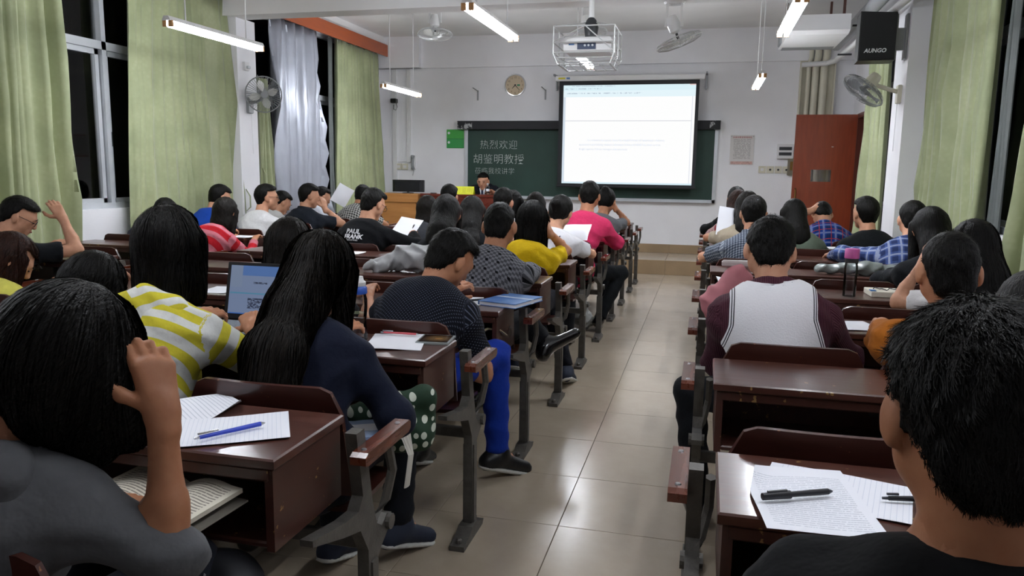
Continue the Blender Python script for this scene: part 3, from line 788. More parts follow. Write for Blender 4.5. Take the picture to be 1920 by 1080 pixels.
# ------------------------------------------------------------------ lecture desks with the seats of the row in front
ROW0, PITCHY = 1.70, .908
def rowy(k): return ROW0+PITCHY*k
SEATW = .50
def board(x0, x1, y0, y1, z0, z1): return MB().box(x0, x1, y0, y1, z0, z1, ch=.004)
def stanchion_mesh():
    m = MB(); t = .016
    # floor foot with bolt lugs
    m.prism([(-.115, 0), (.125, 0), (.14, .018), (.09, .03), (.05, .05), (-.01, .05), (-.05, .03), (-.115, .02)], 0, -.028, .028)
    m.lathe([(.012, .02), (.012, .045), (.006, .05)], 8, Matrix.Translation((0, .10, 0)))
    m.lathe([(.012, .018), (.012, .035), (.006, .04)], 8, Matrix.Translation((0, -.09, 0)))
    # post, flaring into the bracket under the desk box and the seat hinge
    m.prism([(.02, .04), (.07, .04), (.065, .34), (.09, .37), (.14, .40), (.165, .44), (.135, .45), (.10, .43), (.07, .45), (.045, .52), (.0, .735), (-.045, .735), (-.012, .56), (-.04, .53), (-.11, .535), (-.27, .565), (-.27, .55), (-.12, .50), (-.03, .475), (.015, .40)], 0, -t, t)
    m.box(-.022, .022, .028, .062, .04, .36)
    m.lathe([(.022, -.028), (.022, .028)], 10, rotm((0, .14, .425), 0, 1.5708))
    # iron bow under the armrest
    m.tube([(0, .08, .45), (.02, .12, .50), (.035, .13, .58), (.035, .10, .665)], .013, 6)
    return m.mesh('stanchion', M['iron'])
ST = stanchion_mesh()
ARM = MB().prism([(-.085, .672), (-.07, .667), (.19, .667), (.205, .675), (.205, .692), (.195, .70), (-.07, .70), (-.085, .692)], 0, -.021, .021).mesh('armrest', M['arm'])
BOLT = MB().lathe([(.008, 0), (.006, .003)], 8).mesh('bolt', M['steel'])
def back_mesh():
    w = .228
    def fn(u, v):
        x = (u-.5)*2*w
        # rounded upper corners
        zt = .815
        e = max(0, abs(x)-(w-.065))/.065
        zt -= .075*(1-math.sqrt(max(0, 1-e*e)))
        zz = .50+(zt-.50)*v
        y = .105-.055*v-.018*(1-(x/w)**2)
        return (x, y, zz)
    m = MB().grid(fn, 16, 5, .011)
    return m.mesh('seat_back', M['seatw'], True)
BACK = back_mesh()
def seat_mesh(up):
    w = .215
    def fn(u, v):
        x = (u-.5)*2*w; s = v*.33
        e = max(0, abs(x)-(w-.05))/.05
        s = s*(1-.06*e*e)
        dz = -.012*math.sin(3.14*v)-.02*max(0, v-.85)/.15*.5
        if up:
            a = 1.30
            return (x, .13+s*math.cos(a)-dz*math.sin(a), .43+s*math.sin(a)*.9+dz)
        return (x, .115+s, .44+dz+.006*(x/w)**2)
    return MB().grid(fn, 10, 6, -.014).mesh('seat', M['seatw'], True)
SEATD, SEATU = seat_mesh(False), seat_mesh(True)
DESKM = {}
def desk(label, x0, n, k, occupied, group, y=None, seats=True, over=.0):
    """n-seat desk from x0 (left end) to the right; far edge of the top at row k"""
    W = n*SEATW
    d = thing('lecture_desk', label, 'desk', (x0, rowy(k) if y is None else y, 0), 0, group)
    key = (n,)
    if key not in DESKM:
        DESKM[key] = dict(
            top=board(-.01, W+.01, -.325, 0, .742, .767).mesh('desktop', M['desk']),
            front=board(.02, W-.02, -.022, -.004, .555, .742).mesh('front_board', M['deskend']),
            shelf=board(.02, W-.02, -.31, -.022, .555, .570).mesh('shelf', M['deskend']),
            end=board(-.01, .01, -.315, -.002, .548, .742).mesh('end_panel', M['deskend']),
            bar=board(-.05, W+.05, .075, .10, .365, .405).mesh('cross_bar', M['iron']),
            lip=board(.01, W-.01, -.318, -.30, .712, .742).mesh('front_rail', M['deskend']))
    q = DESKM[key]
    put('desktop', q['top'], d); put('front_board', q['front'], d); put('shelf', q['shelf'], d); put('front_rail', q['lip'], d)
    put('cross_bar', q['bar'], d)
    for x in (.01, W-.01): put('end_panel', q['end'], d, (x, 0, 0))
    for i in range(n+1):
        x = i*SEATW
        if i == 0: x -= .05
        if i == n: x += .05
        put('stanchion', ST, d, (x, .0, 0))
    for x in (-.088, W+.088):
        a = put('armrest', ARM, d, (x, 0, 0))
        for yy in (-.05, .16): put('bolt', BOLT, a, (0, yy, .70))
    if seats:
        for i in range(n):
            x = (i+.5)*SEATW
            put('seat_back', BACK, d, (x, 0, 0))
            put('seat', SEATD if i in occupied else SEATU, d, (x, 0, 0))
    return d
ORD = ['rearmost', 'second', 'third', 'fourth', 'fifth', 'sixth', 'seventh', 'eighth', 'ninth', 'tenth', 'front']
# middle block: five seats, right end at the aisle; occupied seats counted from the left end
XM, XRB, XLB = -3.37, .06, -4.93
occ_m = {-1: (4,), 0: (2, 3, 4), 1: (0, 3, 4), 2: (4,), 3: (3, 4), 4: (1, 3, 4), 5: (1, 3, 4), 6: (1, 2, 3, 4), 7: (), 8: ()}
dl_m = {-1: 'middle-block desk under the camera, its seat holding the girl in the grey hoodie',
        0: 'nearest middle desk with two loose papers and a blue pen on top',
        1: 'middle desk carrying the open laptop, water bottle and disc case',
        2: 'middle desk with the blue textbook at its aisle end',
        3: 'middle desk directly in front of the man in the grey checked shirt',
        4: 'middle desk on which the girl in yellow rests her elbow',
        5: 'middle desk in front of the girl in the white printed tee',
        6: 'middle desk in front of the person in the pink shirt',
        7: 'third middle desk from the platform',
        8: 'second middle desk from the platform',
        9: 'middle desk closest to the platform, at the front of its block'}
dl_r = {-1: 'right-block desk below the picture, behind the short-haired man in black',
        0: 'nearest right desk holding the printed sheets and black pen',
        1: 'right desk with chipped edge behind the man in the white vest',
        2: 'right desk in front of the man in the white vest',
        3: 'right desk with the pink-capped bottle and the cream book',
        4: 'right desk with the grey plastic bag, behind the blue checked shirt',
        5: 'right desk directly in front of the blue checked shirt',
        6: 'right desk in front of the man in the black top near the door',
        7: 'right desk in front of the blue plaid shirt, head bent down',
        8: 'second right desk from the platform',
        9: 'right desk closest to the platform'}
dl_l = {2: 'left-wall desk behind the man in the black tee',
        3: 'left-wall desk on which the man in the black tee props his elbow',
        4: 'empty left-wall desk behind the girl in red stripes',
        5: 'left-wall desk in front of the girl in red stripes',
        6: 'left-wall desk in front of the blue tee and the white tee with glasses',
        7: 'left-wall desk in front of the man in the dark polo',
        8: 'left-wall desk nearest the front, by the far green curtain',
        1: 'left-wall desk second from the left photo corner, hidden by heads'}
occ_r = {-1: (0,), 0: (1,), 1: (0, 1), 2: (2,), 3: (2,), 4: (0, 2), 5: (0, 1, 2), 6: (0, 2), 7: (0,), 8: ()}
occ_l = {2: (1,), 4: (0, 1), 5: (0, 1), 6: (0, 1), 7: (0, 1)}
for k in range(-1, 9): desk(dl_m[k], XM, 5, k, occ_m.get(k, ()), 'desks of the middle block')
desk(dl_m[9], XM, 5, 9, (), 'desks of the middle block', y=9.66, seats=False)
for k in range(-1, 9): desk(dl_r[k], XRB, 3, k, occ_r.get(k, ()), 'desks of the right block')
desk(dl_r[9], XRB, 3, 9, (), 'desks of the right block', y=9.66, seats=False)
for k in range(1, 9): desk(dl_l[k], XLB, 2, k, occ_l.get(k, ()), 'desks along the left wall')
# ------------------------------------------------------------------ people: smooth implicit bodies meshed on a grid
def unit(v):
    v = np.asarray(v, float); return v/max(1e-9, np.linalg.norm(v))
def A(*p): return np.array(p, float)
class Prim:
    def __init__(s, fn, lo, hi, k): s.fn = fn; s.lo = np.asarray(lo, float); s.hi = np.asarray(hi, float); s.k = k
def rc(a, b, ra, rb, k=.02, flat=None, cuts=()):
    """tapered capsule; flat=(direction, factor) squashes its section; cuts=(point, normal) trim it"""
    a = np.asarray(a, float); b = np.asarray(b, float); ba = b-a; L2 = max(1e-8, ba @ ba)
    if flat is not None: fnrm = unit(flat[0]); fs = 1/flat[1]-1
    def fn(X, Y, Z):
        x = X-a[0]; y = Y-a[1]; z = Z-a[2]
        if flat is not None:
            q = (x*fnrm[0]+y*fnrm[1]+z*fnrm[2])*fs
            t = np.clip((x*ba[0]+y*ba[1]+z*ba[2])/L2, 0, 1)
            x = x+q*fnrm[0]; y = y+q*fnrm[1]; z = z+q*fnrm[2]
            bf = (ba @ fnrm)*fs; bb = ba+bf*fnrm
            x = x-t*bb[0]; y = y-t*bb[1]; z = z-t*bb[2]
        else:
            t = np.clip((x*ba[0]+y*ba[1]+z*ba[2])/L2, 0, 1)
            x = x-t*ba[0]; y = y-t*ba[1]; z = z-t*ba[2]
        d = np.sqrt(x*x+y*y+z*z)-(ra+(rb-ra)*t)
        for (c, n) in cuts: d = np.maximum(d, (X-c[0])*n[0]+(Y-c[1])*n[1]+(Z-c[2])*n[2])
        return d
    r = max(ra, rb)*1.02
    return Prim(fn, np.minimum(a, b)-r, np.maximum(a, b)+r, k)
def ell(c, R, rad, k=.02, cut=None):
    """ellipsoid with axes in the columns of R; cut(x,y,z) in its own frame trims it"""
    c = np.asarray(c, float)
    def fn(X, Y, Z):
        x = X-c[0]; y = Y-c[1]; z = Z-c[2]
        u = x*R[0, 0]+y*R[1, 0]+z*R[2, 0]; v = x*R[0, 1]+y*R[1, 1]+z*R[2, 1]; w_ = x*R[0, 2]+y*R[1, 2]+z*R[2, 2]
        d = (np.sqrt((u/rad[0])**2+(v/rad[1])**2+(w_/rad[2])**2)-1)*min(rad)
        if cut is not None: d = np.maximum(d, cut(u, v, w_))
        return d
    r = max(rad)
    return Prim(fn, c-r, c+r, k)
def nets(prims, h, post=None, lo=None, hi=None):
    """surface nets over the smooth union of prims"""
    if lo is None:
        lo = np.min([p.lo for p in prims], 0)-3*h; hi = np.max([p.hi for p in prims], 0)+3*h
    n = np.maximum(4, np.ceil((hi-lo)/h).astype(int)+1)
    ax = [lo[i]+h*np.arange(n[i]) for i in range(3)]
    D = np.full(n, .08, np.float64)
    for p in prims:
        m = p.k+2*h
        i0 = np.maximum(0, np.floor((p.lo-m-lo)/h).astype(int)); i1 = np.minimum(n, np.ceil((p.hi+m-lo)/h).astype(int)+1)
        if np.any(i1 <= i0): continue
        sl = tuple(slice(i0[i], i1[i]) for i in range(3))
        d = p.fn(ax[0][sl[0]][:, None, None], ax[1][sl[1]][None, :, None], ax[2][sl[2]][None, None, :])
        a = D[sl]; k = p.k
        hh = np.clip(.5+.5*(a-d)/k, 0, 1)
        D[sl] = a*(1-hh)+d*hh-k*hh*(1-hh)
    if post is not None: D = post(D, ax[0][:, None, None], ax[1][None, :, None], ax[2][None, None, :])
    D[0] = D[-1] = .05; D[:, 0] = D[:, -1] = .05; D[:, :, 0] = D[:, :, -1] = .05
    S = D < 0
    cnt = sum(S[i:n[0]-1+i, j:n[1]-1+j, l:n[2]-1+l].astype(np.int8) for i in (0, 1) for j in (0, 1) for l in (0, 1))
    act = (cnt > 0) & (cnt < 8)
    ci = np.argwhere(act)
    if len(ci) == 0: return np.zeros((0, 3)), np.zeros((0, 4), int)
    cor = {}
    for i in (0, 1):
        for j in (0, 1):
            for l in (0, 1): cor[(i, j, l)] = D[ci[:, 0]+i, ci[:, 1]+j, ci[:, 2]+l]
    acc = np.zeros((len(ci), 3)); num = np.zeros(len(ci))
    for c0 in cor:
        for d_ in range(3):
            if c0[d_] == 0:
                c1 = list(c0); c1[d_] = 1; c1 = tuple(c1)
                a, b = cor[c0], cor[c1]; x = (a < 0) != (b < 0)
                t = np.where(x, a/np.where(x, a-b, 1), 0)
                p = np.tile(np.array(c0, float), (len(ci), 1)); p[:, d_] += t
                acc += p*x[:, None]; num += x
    V = (ci+acc/num[:, None])*h+lo
    idx = np.full(act.shape, -1, int); idx[act] = np.arange(len(ci))
    Fs = []
    for d_ in range(3):
        e1, e2 = [(1, 2), (2, 0), (0, 1)][d_]
        s0 = [slice(1, -1)]*3; s1 = [slice(1, -1)]*3
        s0[d_] = slice(0, -1); s1[d_] = slice(1, None)
        a, b = S[tuple(s0)], S[tuple(s1)]
        for sg in (True, False):
            q = np.argwhere((a & ~b) if sg else (~a & b))
            if len(q) == 0: continue
            base = q.copy(); base[:, e1] += 1; base[:, e2] += 1   # grid coordinates of the edge start
            def cell(o1, o2):
                c = base.copy(); c[:, e1] += o1; c[:, e2] += o2
                return idx[c[:, 0], c[:, 1], c[:, 2]]
            quad = np.stack([cell(-1, -1), cell(0, -1), cell(0, 0), cell(-1, 0)], 1)
            Fs.append(quad if sg else quad[:, ::-1])
    return V, np.concatenate(Fs)
def join(parts):
    vs, fs, o = [], [], 0
    for v, f in parts:
        if len(v) == 0: continue
        vs.append(v); fs.append(f+o); o += len(v)
    return np.concatenate(vs), np.concatenate(fs)
def npmesh(name, V, F, mat, org, fab=None):
    me = bpy.data.meshes.new(name); k = F.shape[1]
    me.vertices.add(len(V)); me.vertices.foreach_set('co', (V-org).astype(np.float32).ravel())
    me.loops.add(F.size); me.loops.foreach_set('vertex_index', F.astype(np.int32).ravel())
    me.polygons.add(len(F)); me.polygons.foreach_set('loop_start', np.arange(0, F.size, k, dtype=np.int32))
    me.update(calc_edges=True)
    if fab is not None:
        a = me.attributes.new('fab', 'FLOAT_VECTOR', 'POINT'); a.data.foreach_set('vector', fab.astype(np.float32).ravel())
    me.materials.append(mat); me.shade_smooth(); me.update()
    return me
def rot3(yaw=0, pitch=0, roll=0):
    """yaw left (+), pitch down (+), roll to the right (+), degrees"""
    y, p, r = map(math.radians, (yaw, -pitch, roll))
    Rz = np.array([[math.cos(y), -math.sin(y), 0], [math.sin(y), math.cos(y), 0], [0, 0, 1]])
    Rx = np.array([[1, 0, 0], [0, math.cos(p), -math.sin(p)], [0, math.sin(p), math.cos(p)]])
    Ry = np.array([[math.cos(r), 0, math.sin(r)], [0, 1, 0], [-math.sin(r), 0, math.cos(r)]])
    return Rz @ Rx @ Ry
def ik(S, W, l1, l2, pole):
    u = W-S; d = np.linalg.norm(u); u = u/d
    if d > (l1+l2)*.995: d = (l1+l2)*.995; W = S+u*d
    if d < abs(l1-l2)+.03: d = abs(l1-l2)+.03
    a = (l1*l1-l2*l2+d*d)/(2*d); hh = math.sqrt(max(0, l1*l1-a*a))
    p = np.asarray(pole, float); p = p-u*(p @ u); p = unit(p)
    return S+u*a+p*hh, W
def hand(W, fwd, nrm, side, curl=.6, spread=.12, sc=1., thumb=.5, base=.026):
    """palm, four bent fingers of unequal length and an opposed thumb; nrm points out of the back of the hand"""
    fwd = unit(fwd); nrm = unit(np.asarray(nrm, float)-fwd*(np.asarray(nrm, float) @ fwd)); lat = np.cross(fwd, nrm)*side   # towards the thumb
    P = []
    for o, ln in ((.026, .086), (.009, .090), (-.009, .086), (-.026, .078)):
        P.append(rc(W+lat*o*.55*sc, W+fwd*ln*sc+lat*o*sc, .017*sc, .0125*sc, .012))
    P.append(rc(W-fwd*.03*sc, W+fwd*.02*sc, base*sc, .022*sc, .015))
    for (o, l0, L) in ((.029, .086, (.042, .025, .02)), (.0095, .090, (.046, .029, .021)), (-.0095, .086, (.042, .027, .02)), (-.028, .078, (.033, .02, .018))):
        p = W+(fwd*l0+lat*o)*sc; a = .15+curl*.35
        dl = lat*o*spread*6
        for i, l in enumerate(L):
            d = unit(fwd*math.cos(a)-nrm*math.sin(a)+dl)
            q = p+d*l*sc; P.append(rc(p, q, (.0098-.0008*i)*sc, (.009-.0009*i)*sc, .004)); p = q; a += curl*.95
    p = W+(fwd*.022+lat*.024-nrm*.006)*sc
    for i, (l, m1, m2) in enumerate(((.040, .75, .25), (.032, .45, .45), (.026, .15, .6))):
        d = unit(fwd*(.45+.2*i)+lat*m1*(1-thumb*.3)-nrm*m2*thumb)
        q = p+d*l*sc; P.append(rc(p, q, (.0135-.0015*i)*sc, (.0115-.0015*i)*sc, .007)); p = q
    return P
def fabcoords(V, chains):
    best = np.full(len(V), 9.); out = np.zeros((len(V), 3))
    p0, p1 = chains[0][0][0], chains[0][0][-1]; ax_ = unit(p1-p0); bk_ = unit(np.cross(ax_, (1, 0, 0))); bk_ = bk_ if bk_[1] < 0 else -bk_
    lin_ = (V-p0) @ ax_+.7*np.maximum(0, (V-p0) @ bk_)
    for ci, (pts, off, rad) in enumerate(chains):
        cum = off
        for a, b in zip(pts[:-1], pts[1:]):
            ba = b-a; L = np.linalg.norm(ba); t = np.clip(((V-a) @ ba)/(L*L), -.3 if a is pts[0] else 0, 1.3 if b is pts[-1] else 1)
            q = V-a-t[:, None]*ba; dd = np.linalg.norm(q, axis=1); d = dd-rad
            m = d < best; best[m] = d[m]
            if ci == 0:
                ar = V[:, 0]-pts[0][0]; tl = t
            else:
                ref = unit(np.cross(ba, (0, 1, .2))); r2_ = unit(np.cross(ba, ref))
                ar = np.arctan2(q @ r2_, q @ ref)*.05
            out[m, 0] = (cum+t*L)[m] if ci else lin_[m]; out[m, 1] = ar[m]; out[m, 2] = ci
            cum += L
    return out
SKIN = skinmat('skin', '#b98363'); SKIN2 = skinmat('skin_fair', '#c9977a'); SKIN3 = skinmat('skin_tan', '#a06d4e')
HAIRB = hairmat('hair_black', '#060606', '#14120f'); HAIRD = hairmat('hair_soft_black', '#0a0908', '#1d1813'); HAIRBR = hairmat('hair_brown', '#1a0e0a', '#3a2118')
eye_mat = plain('eye', '#15100d', .2); lip_mat = plain('lips', '#8a4a40', .5)
EYE = MB().lathe([(0, -.004), (.010, -.003), (.013, 0), (.010, .003), (0, .004)], 10, Matrix.Scale(.55, 4, (0, 1, 0))).mesh('eye', eye_mat, True)
BROW = MB().tube([(-.018, 0, -.003), (-.006, .004, .002), (.008, .004, .003), (.019, -.002, -.001)], [.002, .0035, .0035, .0015], 6).mesh('eyebrow', HAIRB, True)
LIP = MB().tube([(-.022, -.006, 0), (-.01, 0, .002), (0, .002, 0), (.01, 0, .002), (.022, -.006, 0)], [.002, .005, .0055, .005, .002], 6).mesh('lips', lip_mat, True)
trous = {}
def trmat(h):
    if h not in trous: trous[h] = fabric('trousers_'+h[1:], 'plain', (h,))
    return trous[h]
LEATHER = plain('black_leather', '#0e0e10', .18, coat=.4); SOLE = plain('sole_white', '#c9c9c4', .6); CANVAS = plain('navy_canvas', '#1e2638', .8, var=.1)

def person(label, head, seat, k, look=(0, 25, 0), sex='m', hair='short', hmat=None, top=None, sleeve='short', pants='#14161c', skin=None,
           wl=None, wr=None, pl=(-.6, -.5, -.6), pr=(.6, -.5, -.6), curl=(.6, .6), fine=1., legs=None, collar=False, hood=False, scale=1., zseat=.44,
           bulk=0., vest=None, shoes='black', glasses=False, hlen=.3, strands=0, handn=None, group='students', hipy=None, hands=True, hairw=1., shy=0., shl=0., belly=0., hang=None, armk=1., er=None, el=None, nk=1.):
    """one seated person; head = skull centre, seat = x of the seat, k = desk row the seat hangs on"""
    hmat = hmat or HAIRB; skin = skin or SKIN
    Hc = A(*head); R = rot3(*look)
    fem = sex == 'f'
    y0 = rowy(k) if k is not None else hipy-.24
    org = A(seat, y0+.24, 0)
    root = thing('person', label, 'person', tuple(org), 0, group)
    hip = A(seat, (y0+.25) if hipy is None else hipy, zseat+.105)
    skb = Hc+R @ A(0, -.03, -.045)
    N = skb+unit(R @ A(0, -.1, -1)*.42+unit(hip-skb)*.75)*.135*nk
    dz_ = N[2]-hip[2]; dxy = math.hypot(N[0]-hip[0], N[1]-hip[1]); want = .44 if fem else .47
    if dz_*dz_+dxy*dxy < want*want and hipy is None:
        hip = hip-A(0, min(.06, max(0, math.sqrt(max(0, want*want-dz_*dz_))-dxy)), 0)
    sp = N-hip; L = np.linalg.norm(sp)
    fw = unit(np.cross(A(1, 0, 0), sp));  fw = fw if fw[1] > 0 else -fw
    mid = hip+sp*.45-fw*.03
    ct = hip+sp*.74-fw*.025
    lx = A(math.cos(shy), math.sin(shy), -math.sin(shl))
    sw = (.142 if fem else .162)+bulk*.3; sd = unit(sp)
    Sh = {s: N+lx*s*sw-sd*(.082 if fem else .088)*nk+fw*.02 for s in (-1, 1)}
    rch = (.112 if fem else .126)+bulk; rw = (.104 if fem else .118)+bulk; rp = (.122 if fem else .118)+bulk
    fl = (fw, .70)
    def torso(g):
        P = [rc(hip+A(-.055, -.01, 0), hip+A(.055, -.01, 0), rp*.92+g, rp*.92+g, .05),
             rc(hip, mid, rp+g, rw+g, .05, (fw, .78)), rc(mid, ct, rw+g, rch+g, .06, fl),
             rc(ct-lx*.05, ct+lx*.05, rch*.9+g, rch*.9+g, .06, fl)]
        for s in (-1, 1):
            P.append(rc(ct+lx*s*.06, Sh[s]-sd*.03, .085+g, .052+g, .05, (fw, .8)))
            P.append(rc(N-sd*.025, Sh[s], .040+g*.8, .045+g, .04))
        if fem: P += [rc(ct-sd*.09+lx*s*.06+fw*.07, ct-sd*.10+lx*s*.06+fw*.09, .05+g, .045+g, .04) for s in (-1, 1)]
        return P
    # arms
    l1, l2 = (.262*armk, .225) if fem else (.285*armk, .245)
    ydesk = y0+PITCHY-.325
    arms = {}
    for s, wt, pole in ((-1, wl, pl), (1, wr, pr)):
        if wt is None: wt = A(seat+s*.13, ydesk+.11, .80)
        E, Wt = ik(Sh[s], A(*wt), l1, l2, A(*pole))
        ex = er if s > 0 else el
        if ex is not None: E, Wt = A(*ex), A(*wt)
        arms[s] = (Sh[s], E, Wt)
    ra, re, rw_ = (.040, .034, .023) if fem else (.047, .040, .027)
    ra += bulk*.3
    body = []; c = .9
    body += torso(-.012)
    nr = .046 if fem else .056
    neck = [rc(N-sd*.04, skb, nr+.006, nr, .025), rc(N-sd*.02-lx*.03, N-sd*.02+lx*.03, nr, nr, .03)]
    body += neck
    hands_m = []
    for s in (-1, 1):
        S_, E, W_ = arms[s]
        body += [rc(S_, E, ra, re, .03), rc(E, E+(W_-E)*.35, re, re*.96, .02), rc(E+(W_-E)*.35, W_, re*.96, rw_, .02)]
        if hands:
            f = unit(W_-E)
            hn = (handn or {}).get(s)
            if hn is None: fwd_h = unit(f*1.+A(0, .25, -.15)); nn = A(-s*.35, -.25, 1)
            else: fwd_h, nn = A(*hn[0]), A(*hn[1])
            P = hand(W_, fwd_h, nn, -s, curl[0 if s < 0 else 1], sc=.92 if fem else 1.)
            P.append(rc(W_-f*.07, W_, rw_*1.08, rw_*.95, .01))
            hands_m.append(nets(P, .0045*fine+.0012 if fine < 1 else .0082))
    # legs
    lg = {}
    for s in (-1, 1):
        hj = hip+A(s*.085, .02, -.015)
        kn = hip+A(s*.11, .43, -.02); an = A(kn[0], kn[1]-.03, .09); toe = None
        if legs and s in legs:
            kn = A(*legs[s][0]); an = A(*legs[s][1])
            if len(legs[s]) > 2: toe = A(*legs[s][2])
        if toe is None: toe = an+A(0, .14, -.045)
        lg[s] = (hj, kn, an, toe)
        body += [rc(hj, kn, .07, .05, .03), rc(kn, an, .05, .036, .02), rc(an, an+(toe-an)*.6, .03, .02, .02)]
    if fine >= 1: fine = 1.3
    V1 = nets(body, .021 if fine < 1 else .027)
    hd = [ell(Hc+R @ A(0, -.008, .022), R, (.077, .096, .096), .02), rc(Hc+R @ A(0, .035, -.02), Hc+R @ A(0, .06, -.088), .062, .036, .03),
          rc(Hc+R @ A(-.035, .015, -.05), Hc+R @ A(.035, .015, -.05), .04, .04, .03), rc(Hc+R @ A(0, .092, .018), Hc+R @ A(0, .106, -.022), .009, .0135, .012),
          rc(Hc+R @ A(-.035, .075, .026), Hc+R @ A(.035, .075, .026), .013, .013, .02), rc(Hc+R @ A(0, .088, -.062), Hc+R @ A(0, .09, -.058), .014, .014, .015)]
    for s in (-1, 1):
        Re = R @ rot3(-s*22, 0, 0) @ rot3(0, -8, 0)
        hd.append(ell(Hc+R @ A(s*.086, -.012, -.008), Re, (.010, .020, .033), .008))
        hd.append(ell(Hc+R @ A(s*.080, -.004, -.028), Re, (.009, .011, .014), .008))
    hd += neck
    V2 = nets(hd, .0066*fine+.0016)
    Vb, Fb = join([V1, V2]+hands_m)
    put('body', npmesh('body', Vb, Fb, skin, org), root)
    # face
    for s in (-1, 1):
        for nm, me, p in (('eye', EYE, (s*.032, .088, .004)), ('eyebrow', BROW, (s*.034, .093, .028))):
            o = put(nm, me, root, tuple(Hc+R @ A(*p)-org)); o.rotation_mode = 'QUATERNION'; o.rotation_quaternion = Matrix(R.tolist()).to_quaternion()
    o = put('lips', LIP, root, tuple(Hc+R @ A(0, .1025, -.057)-org)); o.rotation_mode = 'QUATERNION'; o.rotation_quaternion = Matrix(R.tolist()).to_quaternion()
    if glasses:
        g = MB()
        for s in (-1, 1):
            ring = [tuple(Hc+R @ A(s*.034+.024*math.cos(t), .103, .004+.018*math.sin(t))-org) for t in np.linspace(0, 6.283, 17)[:-1]]
            g.tube(ring, .0018, 5, closed=True)
            g.tube([tuple(Hc+R @ A(s*.058, .10, .008)-org), tuple(Hc+R @ A(s*.080, .05, .010)-org), tuple(Hc+R @ A(s*.083, -.02, .008)-org)], .0018, 5)
        g.tube([tuple(Hc+R @ A(-.01, .106, .008)-org), tuple(Hc+R @ A(.01, .106, .008)-org)], .0018, 5)
        g.build('glasses', M['black'], root)
    # upper garment
    g = .013; gt = torso(g)
    if belly: gt.append(rc(mid+fw*.05, mid+fw*.06-sd*.05, belly, belly, .06))
    for s in (-1, 1):
        S_, E, W_ = arms[s]; u1 = unit(E-S_); u2 = unit(W_-E)
        if sleeve == 'none': pass
        elif sleeve == 'short':
            q = S_+(E-S_)*.68
            gt.append(rc(S_, q, ra+g+.004, re+g+.012, .035, cuts=((q, u1),)))
        else:
            gt.append(rc(S_, E, ra+g+.002, re+g, .035))
            q = E+(W_-E)*(.97 if sleeve == 'long' else sleeve if isinstance(sleeve, float) else .45)
            gt.append(rc(E, q, re+g, (rw_+.014) if sleeve == 'long' else re+.014, .03, cuts=((q, u2),)))
            gt.append(rc(E, E+u1*.001, re+g+.004, re+g+.004, .03))
    if collar:
        cu = unit(skb-N)
        gt.append(rc(N-cu*.02, N+cu*.05, nr+.026, nr+.018, .012, cuts=((N+cu*.052, cu),)))
        gt.append(rc(N-fw*.03-lx*.05-sd*.0, N-fw*.03+lx*.05, .03, .03, .02))
    ph = rnd.uniform(0, 6)
    def wr_(D, X, Y, Z):
        a = .5+.5*np.sin(X*15+2.5*np.sin(Z*10+ph)+1.7*np.sin(Y*12+ph*2))
        b = np.sin(Z*30+2.6*np.sin(X*8+ph)+2.0*np.sin(Y*9+1.3*ph)+Y*8)
        c_ = np.sin((X*.8+Z)*58+3*np.sin(Y*16+ph)+2*np.sin(Z*21+X*13))
        return D+.011*(np.abs(b)-.62)*a+.0030*c_*(1-a)
    hv = .0095*fine+.003
    Vg, Fg = nets(gt, hv, wr_)
    ch = [([N, ct, mid, hip], 0, .11)]+[([N, Sh[s], arms[s][1], arms[s][2]], 0, .0) for s in (-1, 1)]
    fab = fabcoords(Vg, ch)
    gm = npmesh('shirt', Vg, Fg, top, org, fab)
    go = put('shirt', gm, root)
    if hood:
        bb_ = rch*.70+g
        hd_ = [rc(N-fw*.035-lx*.075-sd*.015, N-fw*.075+lx*.0-sd*.0, .045, .04, .03), rc(N-fw*.035+lx*.075-sd*.015, N-fw*.075+lx*.0-sd*.0, .045, .04, .03)]
        for s in (-1, 1): hd_.append(rc(N-fw*.05+lx*s*.085-sd*.03, ct-fw*(bb_+.012)+lx*s*.015-sd*.045, .048, .026, .03, (fw, .7)))
        hd_.append(rc(N-fw*.075-sd*.02, ct-fw*(bb_+.008)-sd*.03, .06, .03, .03, (fw, .6)))
        Vo, Fo = nets(hd_, hv, wr_)
        fo = fabcoords(Vo, ch[:1]); fo2 = fo.copy(); fo2[:, 0] = fo[:, 0]*.75+np.abs(fo[:, 1])*.75; fo2[:, 1] = fo[:, 1]-fo[:, 0]
        put('hood', npmesh('hood', Vo, Fo, top, org, fo2), go)
    # knitted vest over the shirt
    if vest is not None:
        vt = torso(g+.010)
        def vcut(D, X, Y, Z):
            x = (X-N[0])*lx[0]+(Y-N[1])*lx[1]
            lat = np.abs(x)-(.150+.05*np.clip(((X-N[0])*-sd[0]+(Y-N[1])*-sd[1]+(Z-N[2])*-sd[2]-.1)/.15, 0, 1))
            ca = unit(skb-N); t_ = (X-N[0])*ca[0]+(Y-N[1])*ca[1]+(Z-N[2])*ca[2]
            dn_ = np.sqrt(np.maximum(0, (X-N[0])**2+(Y-N[1])**2+(Z-N[2])**2-t_*t_))
            D = np.maximum(D, np.minimum((nr+.036)-dn_, t_+.05))
            return np.maximum(D, np.minimum(lat, .05))
        Vv, Fv = nets(vt, hv, vcut)
        fv = fabcoords(Vv, ch[:1]); xl = (Vv-N) @ lx; dl = np.clip((Vv-N) @ -sd, 0, 9); fv[:, 2] = np.abs(xl)-(.150+.05*np.clip((dl-.1)/.15, 0, 1))
        put('knitted_vest', npmesh('knitted_vest', Vv, Fv, vest, org, fv), root)
    # trousers
    tp = [rc(hip+A(-.06, -.01, -.01), hip+A(.06, -.01, -.01), rp*.92+.006, rp*.92+.006, .04)]
